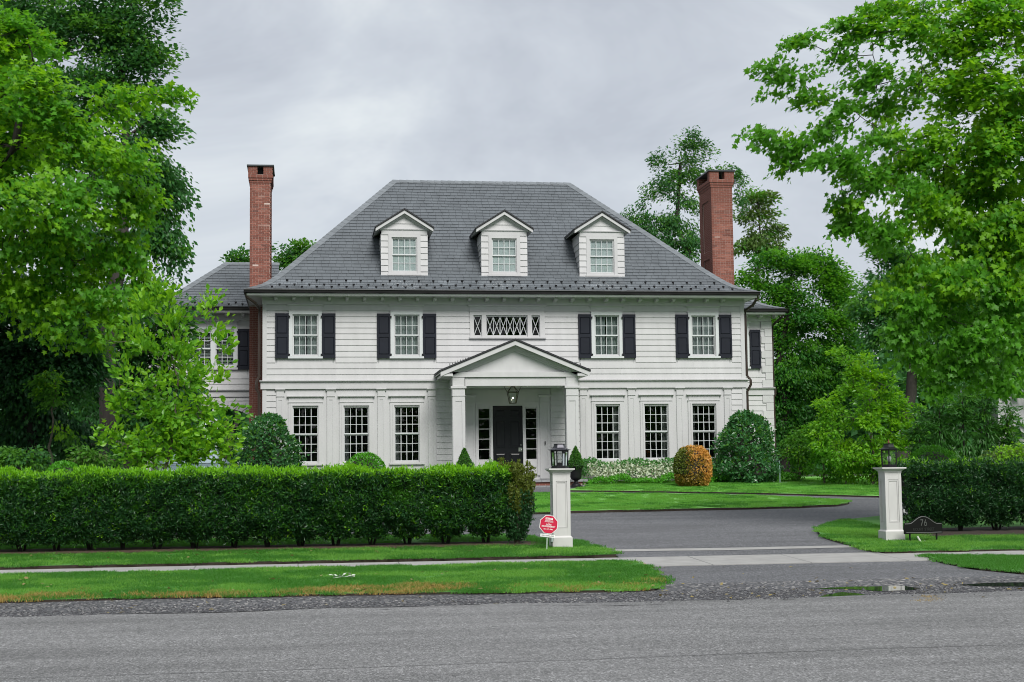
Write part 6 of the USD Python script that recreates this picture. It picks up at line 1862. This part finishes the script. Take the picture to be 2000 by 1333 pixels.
for s in (-1, 1):
    cr_.part('side_window', MB().hexa([[cx + s * .89, cy - .95, g + 1.0], [cx + s * .89, cy + 1.3, g + 1.0], [cx + s * .90, cy + 1.3, g + 1.0], [cx + s * .90, cy - .95, g + 1.0], [cx + s * .68, cy - .35, g + 1.37], [cx + s * .68, cy + .8, g + 1.37], [cx + s * .69, cy + .8, g + 1.37], [cx + s * .69, cy - .35, g + 1.37]]), CGL)
    cr_.part('headlight', MB().box(cx + s * .72 - .16, cx + s * .72 + .16, cy - 2.31, cy - 2.2, g + .60, g + .74), LGLASS)
    cr_.part('mirror', MB().box(cx + s * 1.0 - .10, cx + s * 1.0 + .10, cy - .95, cy - .85, g + .98, g + 1.10), CAR)
    for a in (-1.4, 1.4):
        wh = trimesh.creation.cylinder(.32, .20, sections=24).apply_transform(trimesh.transformations.rotation_matrix(math.pi / 2, [0, 1, 0])).apply_translation((cx + s * .83, cy + a, g + .32))
        wp = cr_.part('wheel', wh, TYRE, smooth=40)
        cr_.part('rim', trimesh.creation.cylinder(.20, .03, sections=20).apply_transform(trimesh.transformations.rotation_matrix(math.pi / 2, [0, 1, 0])).apply_translation((cx + s * .93, cy + a, g + .32)), STEEL, wp, smooth=40)
cr_.part('grille', box(cx - .45, cx + .45, cy - 2.315, cy - 2.25, g + .48, g + .66), IRON)

# ------------------------------------------------------------------ pale green metal frame by the right holly
fx, fy = float(at(1523, 930, 49.4)[0]), 49.4
g = float(G(fy))
fr_ = Thing('cellar_railing', 'thin pale green metal railing beside the holly bush', 'railing', (fx, fy, g))
PG = mat('pale_green_metal', (.22, .33, .29), .5)
fr_.part('post', MB().tube([(fx, fy, g), (fx, fy, g + .80)], .022, 6), PG)
fr_.part('post', MB().tube([(fx - .11, fy + .9, g), (fx - .11, fy + .9, g + .80)], .018, 6), PG)
fr_.part('rail', MB().tube([(fx, fy, g + .78), (fx - .11, fy + .9, g + .78)], .018, 6), PG)
fr_.part('base_slab', box(fx - .05, fx + .28, fy - .05, fy + .35, g - .02, g + .07), STONE)

# ------------------------------------------------------------------ small litter
tw = at(672, 1127, 22.6)
gz = float(G(22.6)) + .07
lt = Thing('fallen_twig', 'pale twig of withered leaves lying on the verge', 'twig', (tw[0], 22.6, gz))
PL = mat('withered_leaf', (.42, .47, .38), .8)
rr_ = np.random.default_rng(5)
lt.part('twig', MB().tube([(tw[0] - .16, 22.6, gz), (tw[0], 22.62, gz + .02), (tw[0] + .16, 22.58, gz + .015)], .006, 5), PL)
Pq = np.column_stack([tw[0] + rr_.uniform(-.17, .17, 16), 22.6 + rr_.normal(0, .03, 16), gz + .02 + rr_.uniform(0, .03, 16)])
lt.part('leaves', leaf_mesh(T_OVAL, Pq, rr_.normal(0, 1, (16, 3)) * [1, 1, .25], rr_.normal(0, .5, (16, 3)) + [0, 0, 1], .085), PL, kind='stuff')
rr_ = np.random.default_rng(8)
lp = []
for _ in range(110):
    yy = rr_.uniform(18.9, 24); xx = rr_.uniform(-5, 9.5)
    lp.append((xx, yy, .0))
for _ in range(60):
    lp.append((rr_.uniform(4.5, 10), rr_.normal(20.0, .7), 0))
for _ in range(30):
    lp.append((rr_.uniform(-6, 4), 26.6 + rr_.uniform(0, 1.5), 0))
lp = np.array(lp); lp[:, 2] = G(lp[:, 1]) + .045
ongr = np.array([any(shapely.contains_xy(lawn_polys[k], a, b) for k in ('verge_a', 'hedge_lawn')) for a, b, _ in lp])
lp[~ongr, 2] = G(lp[~ongr, 1]) + .016
lp[ongr, 2] += .03
single('fallen_leaves', leaf_mesh(T_OVAL, lp, rr_.normal(0, 1, (len(lp), 3)) * [1, 1, .15], rr_.normal(0, .3, (len(lp), 3)) + [0, 0, 1], .075 * rr_.uniform(.5, 1.2, len(lp))), leafmat('dry_leaf', [(.20, .16, .06), (.30, .27, .16), (.24, .25, .12), (.38, .36, .28)], .1), label='small dry leaves scattered on verge and apron', kind='stuff')
# loose stones of the shoulder
rr_ = np.random.default_rng(9)
nP = 5200
px_, py_ = rr_.uniform(-7, 13, nP), 18.72 + np.abs(rr_.normal(0, .85, nP))
px_ = np.concatenate([px_, rr_.uniform(4, 12, 1600)]); py_ = np.concatenate([py_, rr_.normal(19.6, .5, 1600)])
okp = (py_ < 21.0) & (py_ > 18.3) & ~np.array(shapely.contains_xy(lawn_polys['verge_a'], px_, py_))
for pd in puddles:
    okp &= ~np.array(shapely.contains_xy(pd, px_, py_))
px_, py_ = px_[okp], py_[okp]
oct_v = np.array([(1, 0, 0), (-1, 0, 0), (0, 1, 0), (0, -1, 0), (0, 0, 1), (0, 0, -1)], float)
oct_f = np.array([[0, 2, 4], [2, 1, 4], [1, 3, 4], [3, 0, 4], [2, 0, 5], [1, 2, 5], [3, 1, 5], [0, 3, 5]])
sz_ = rr_.lognormal(-4.6, .42, len(px_))
V = (oct_v[None] * rr_.uniform(.55, 1.25, (len(px_), 6, 1))) * sz_[:, None, None] * np.array([1.2, 1, .6])
a_ = rr_.uniform(0, 6.28, len(px_)); ca, sa = np.cos(a_)[:, None], np.sin(a_)[:, None]
V = np.stack([V[..., 0] * ca - V[..., 1] * sa, V[..., 0] * sa + V[..., 1] * ca, V[..., 2]], -1)
V = V + np.column_stack([px_, py_, G(py_) + .008 + np.where(py_ < 18.7, .018, 0)])[:, None]
single('gravel', (V.reshape(-1, 3), (oct_f[None] + (np.arange(len(px_)) * 6)[:, None, None]).reshape(-1, 3)), leafmat('gravel_stone', [(.05, .05, .055), (.10, .10, .105), (.16, .155, .15), (.26, .25, .24), (.34, .33, .31)], .0, rough=.8),
       label='loose gravel along the road shoulder', kind='stuff')
# strip of bare mulch under the long hedge
mul = rough_edge(Polygon([(-14, 28.25), (4.4, 28.15), (4.75, 28.5), (4.4, 29.1), (-14, 29.5)]), .10, 12)
single('mulch', drape(mul, .055), mat('mulch_soil', (.050, .032, .018), .95, noise=.45, nscale=16, bump=.7, bscale=45), label='bare brown mulch under the long hedge', kind='structure')
mulr = rough_edge(Polygon([(11.6, 28.4), (40, 28.4), (40, 30.3), (11.9, 30.3)]), .10, 13)
single('mulch', drape(mulr, .062), SOIL, label='dark soil under the right hedge', kind='structure')


# ------------------------------------------------------------------ grass
def tuft_patch(path, n, r_, h, w, cols, seed, lean=.6):
    q = np.random.default_rng(seed)
    a = q.uniform(0, 6.283, n); d = r_ * np.sqrt(q.uniform(0, 1, n))
    P = np.column_stack([d * np.cos(a), d * np.sin(a), np.full(n, -.01)])
    b = q.uniform(0, 6.283, n)
    s = np.column_stack([np.cos(b), np.sin(b), np.zeros(n)]) * w * .5
    L = np.column_stack([q.normal(0, lean, n), q.normal(0, lean, n), np.ones(n)]); L = unit(L) * (h * q.uniform(.55, 1.25, n))[:, None]
    bend = np.column_stack([q.normal(0, .25, (n, 2)) * h, -.1 * h * np.ones(n)])
    V = np.stack([P - s, P + s, P + L * .6 + s * .6, P + L * .6 - s * .6, P + L + bend], 1)
    Fq = np.array([[0, 1, 2], [0, 2, 3], [3, 2, 4]])[None] + (np.arange(n) * 5)[:, None, None]
    return usdkit.mesh(stage, path, (V.reshape(-1, 3), Fq.reshape(-1, 3)), cols)


G_DK = leafmat('grass_blade', [(.050, .185, .022), (.100, .305, .038), (.150, .390, .054), (.240, .480, .095)], .48, rough=.5)
G_LT = leafmat('pale_grass_blade', [(.120, .300, .045), (.170, .370, .060), (.220, .420, .080), (.300, .450, .120)], .48, rough=.5)
G_BR = leafmat('bright_grass_blade', [(.130, .350, .055), (.205, .470, .085), (.290, .560, .130)], .48, rough=.5)
G_DRY = leafmat('dry_grass_blade', [(.28, .20, .06), (.38, .27, .09), (.20, .19, .05), (.42, .34, .15)], .3, rough=.7)


def lawn_grass(name, poly, density, lift, mats_, h, label, seed, cut=None, patch=(150, .20), sel=None):
    q = np.random.default_rng(seed)
    x0, y0, x1, y1 = poly.intersection(cut).bounds if cut is not None else poly.bounds
    region = poly.intersection(cut) if cut is not None else poly
    region = region.buffer(-.015)
    n = int((x1 - x0) * (y1 - y0) * density)
    X, Y = q.uniform(x0, x1, n), q.uniform(y0, y1, n)
    ok = np.array(shapely.contains_xy(region, X, Y))
    if sel is not None:
        ok &= sel(X, Y, q)
    X, Y = X[ok], Y[ok]
    path = numbered('/World', name)
    pi = UsdGeom.PointInstancer.Define(stage, path)
    rel = pi.CreatePrototypesRel()
    for k, m_ in enumerate(mats_):
        tuft_patch(f'{path}/tuft_{k + 1:03d}' if k else f'{path}/tuft', patch[0], patch[1], h, .010, m_, seed * 10 + k)
        rel.AddTarget(f'{path}/tuft_{k + 1:03d}' if k else f'{path}/tuft')
    pn = meshkit.fbm(np.column_stack([X * .9, Y * 1.5, X * 0 + seed]), 3, seed) + q.normal(0, .10, len(X))
    pi.CreateProtoIndicesAttr(Vt.IntArray.FromNumpy(np.clip(np.argsort(np.argsort(pn)) * len(mats_) // max(len(X), 1), 0, len(mats_) - 1).astype(np.int32)))
    pi.CreatePositionsAttr(Vt.Vec3fArray.FromNumpy(np.column_stack([X, Y, G(Y) + lift]).astype(np.float32)))
    a = q.uniform(0, math.pi, len(X))
    pi.CreateOrientationsAttr(Vt.QuathArray([Gf.Quath(float(math.cos(t_ / 2)), 0, 0, float(math.sin(t_ / 2))) for t_ in a]))
    s = q.uniform(.8, 1.25, len(X)).astype(np.float32)
    pi.CreateScalesAttr(Vt.Vec3fArray.FromNumpy(np.column_stack([s, s, s])))
    data(pi.GetPrim(), label=label, kind='stuff')


dry = lambda X, Y, q: (Y < 21.42 + .22 * np.sin(X * 1.3) + .16 * np.sin(X * 3.7 + 1) + q.normal(0, .10, len(X))) & ((X < 2.4) | (q.uniform(0, 1, len(X)) < .25))
notdry = lambda X, Y, q: (Y > 21.0 + .22 * np.sin(X * 1.3) + .16 * np.sin(X * 3.7 + 1) + q.normal(0, .12, len(X))) | (X > 2.2)
VW = sbox(-7.2, 20, 15, 40)
lawn_grass('grass', lawn_polys['verge_a'], 46, .035, [G_DK, G_DK, G_LT], .050, 'short green grass of the verge', 1, VW, sel=notdry)
lawn_grass('dry_grass', lawn_polys['verge_a'], 70, .03, [G_DRY, G_DRY, G_DRY, G_DK], .065, 'straw-coloured dry grass along the road edge of the verge', 2, VW, (70, .16), sel=dry)
lawn_grass('grass', lawn_polys['verge_b'], 46, .035, [G_DK], .050, 'short green grass of the verge beyond the apron', 3, VW)
lawn_grass('grass', lawn_polys['hedge_lawn'], 40, .04, [G_DK, G_DK, G_LT], .055, 'grass along the foot of the long hedge', 4, sbox(-8, 25, 8, 28.35))
lawn_grass('grass', lawn_polys['hedge_lawn'], 24, .04, [G_DK], .055, 'grass seen between the hedge stems', 5, sbox(-8, 29.3, 8, 31))
lawn_grass('grass', lawn_polys['hedge_lawn'], 40, .04, [G_DK], .055, 'grass round the left gate post', 10, sbox(4.4, 28.3, 8, 29.4))
lawn_grass('grass', lawn_polys['gate_lawn'], 40, .05, [G_DK, G_LT], .055, 'grass on the rounded corner by the number plaque', 6, sbox(8, 25, 17, 34.2), sel=lambda X, Y, q: (Y < 28.4) | (X < 12.4))
lawn_grass('grass', lawn_polys['grass_island'], 22, .06, [G_LT, G_BR, G_BR, G_DK], .05, 'bright mown grass of the island', 7, sbox(3.5, 36, 18, 47))
lawn_grass('grass', lawn_polys['house_lawn'], 20, .05, [G_BR, G_DK, G_LT], .05, 'mown grass before the planted beds', 8, sbox(8.8, 42, 27, 53))
lawn_grass('dry_grass', Polygon([gp(1780, 1180), gp(1850, 1178), gp(1840, 1168), gp(1790, 1167)]), 60, .0, [G_DRY], .05, 'little heap of straw-coloured grass by the puddles', 9, None, (40, .14))
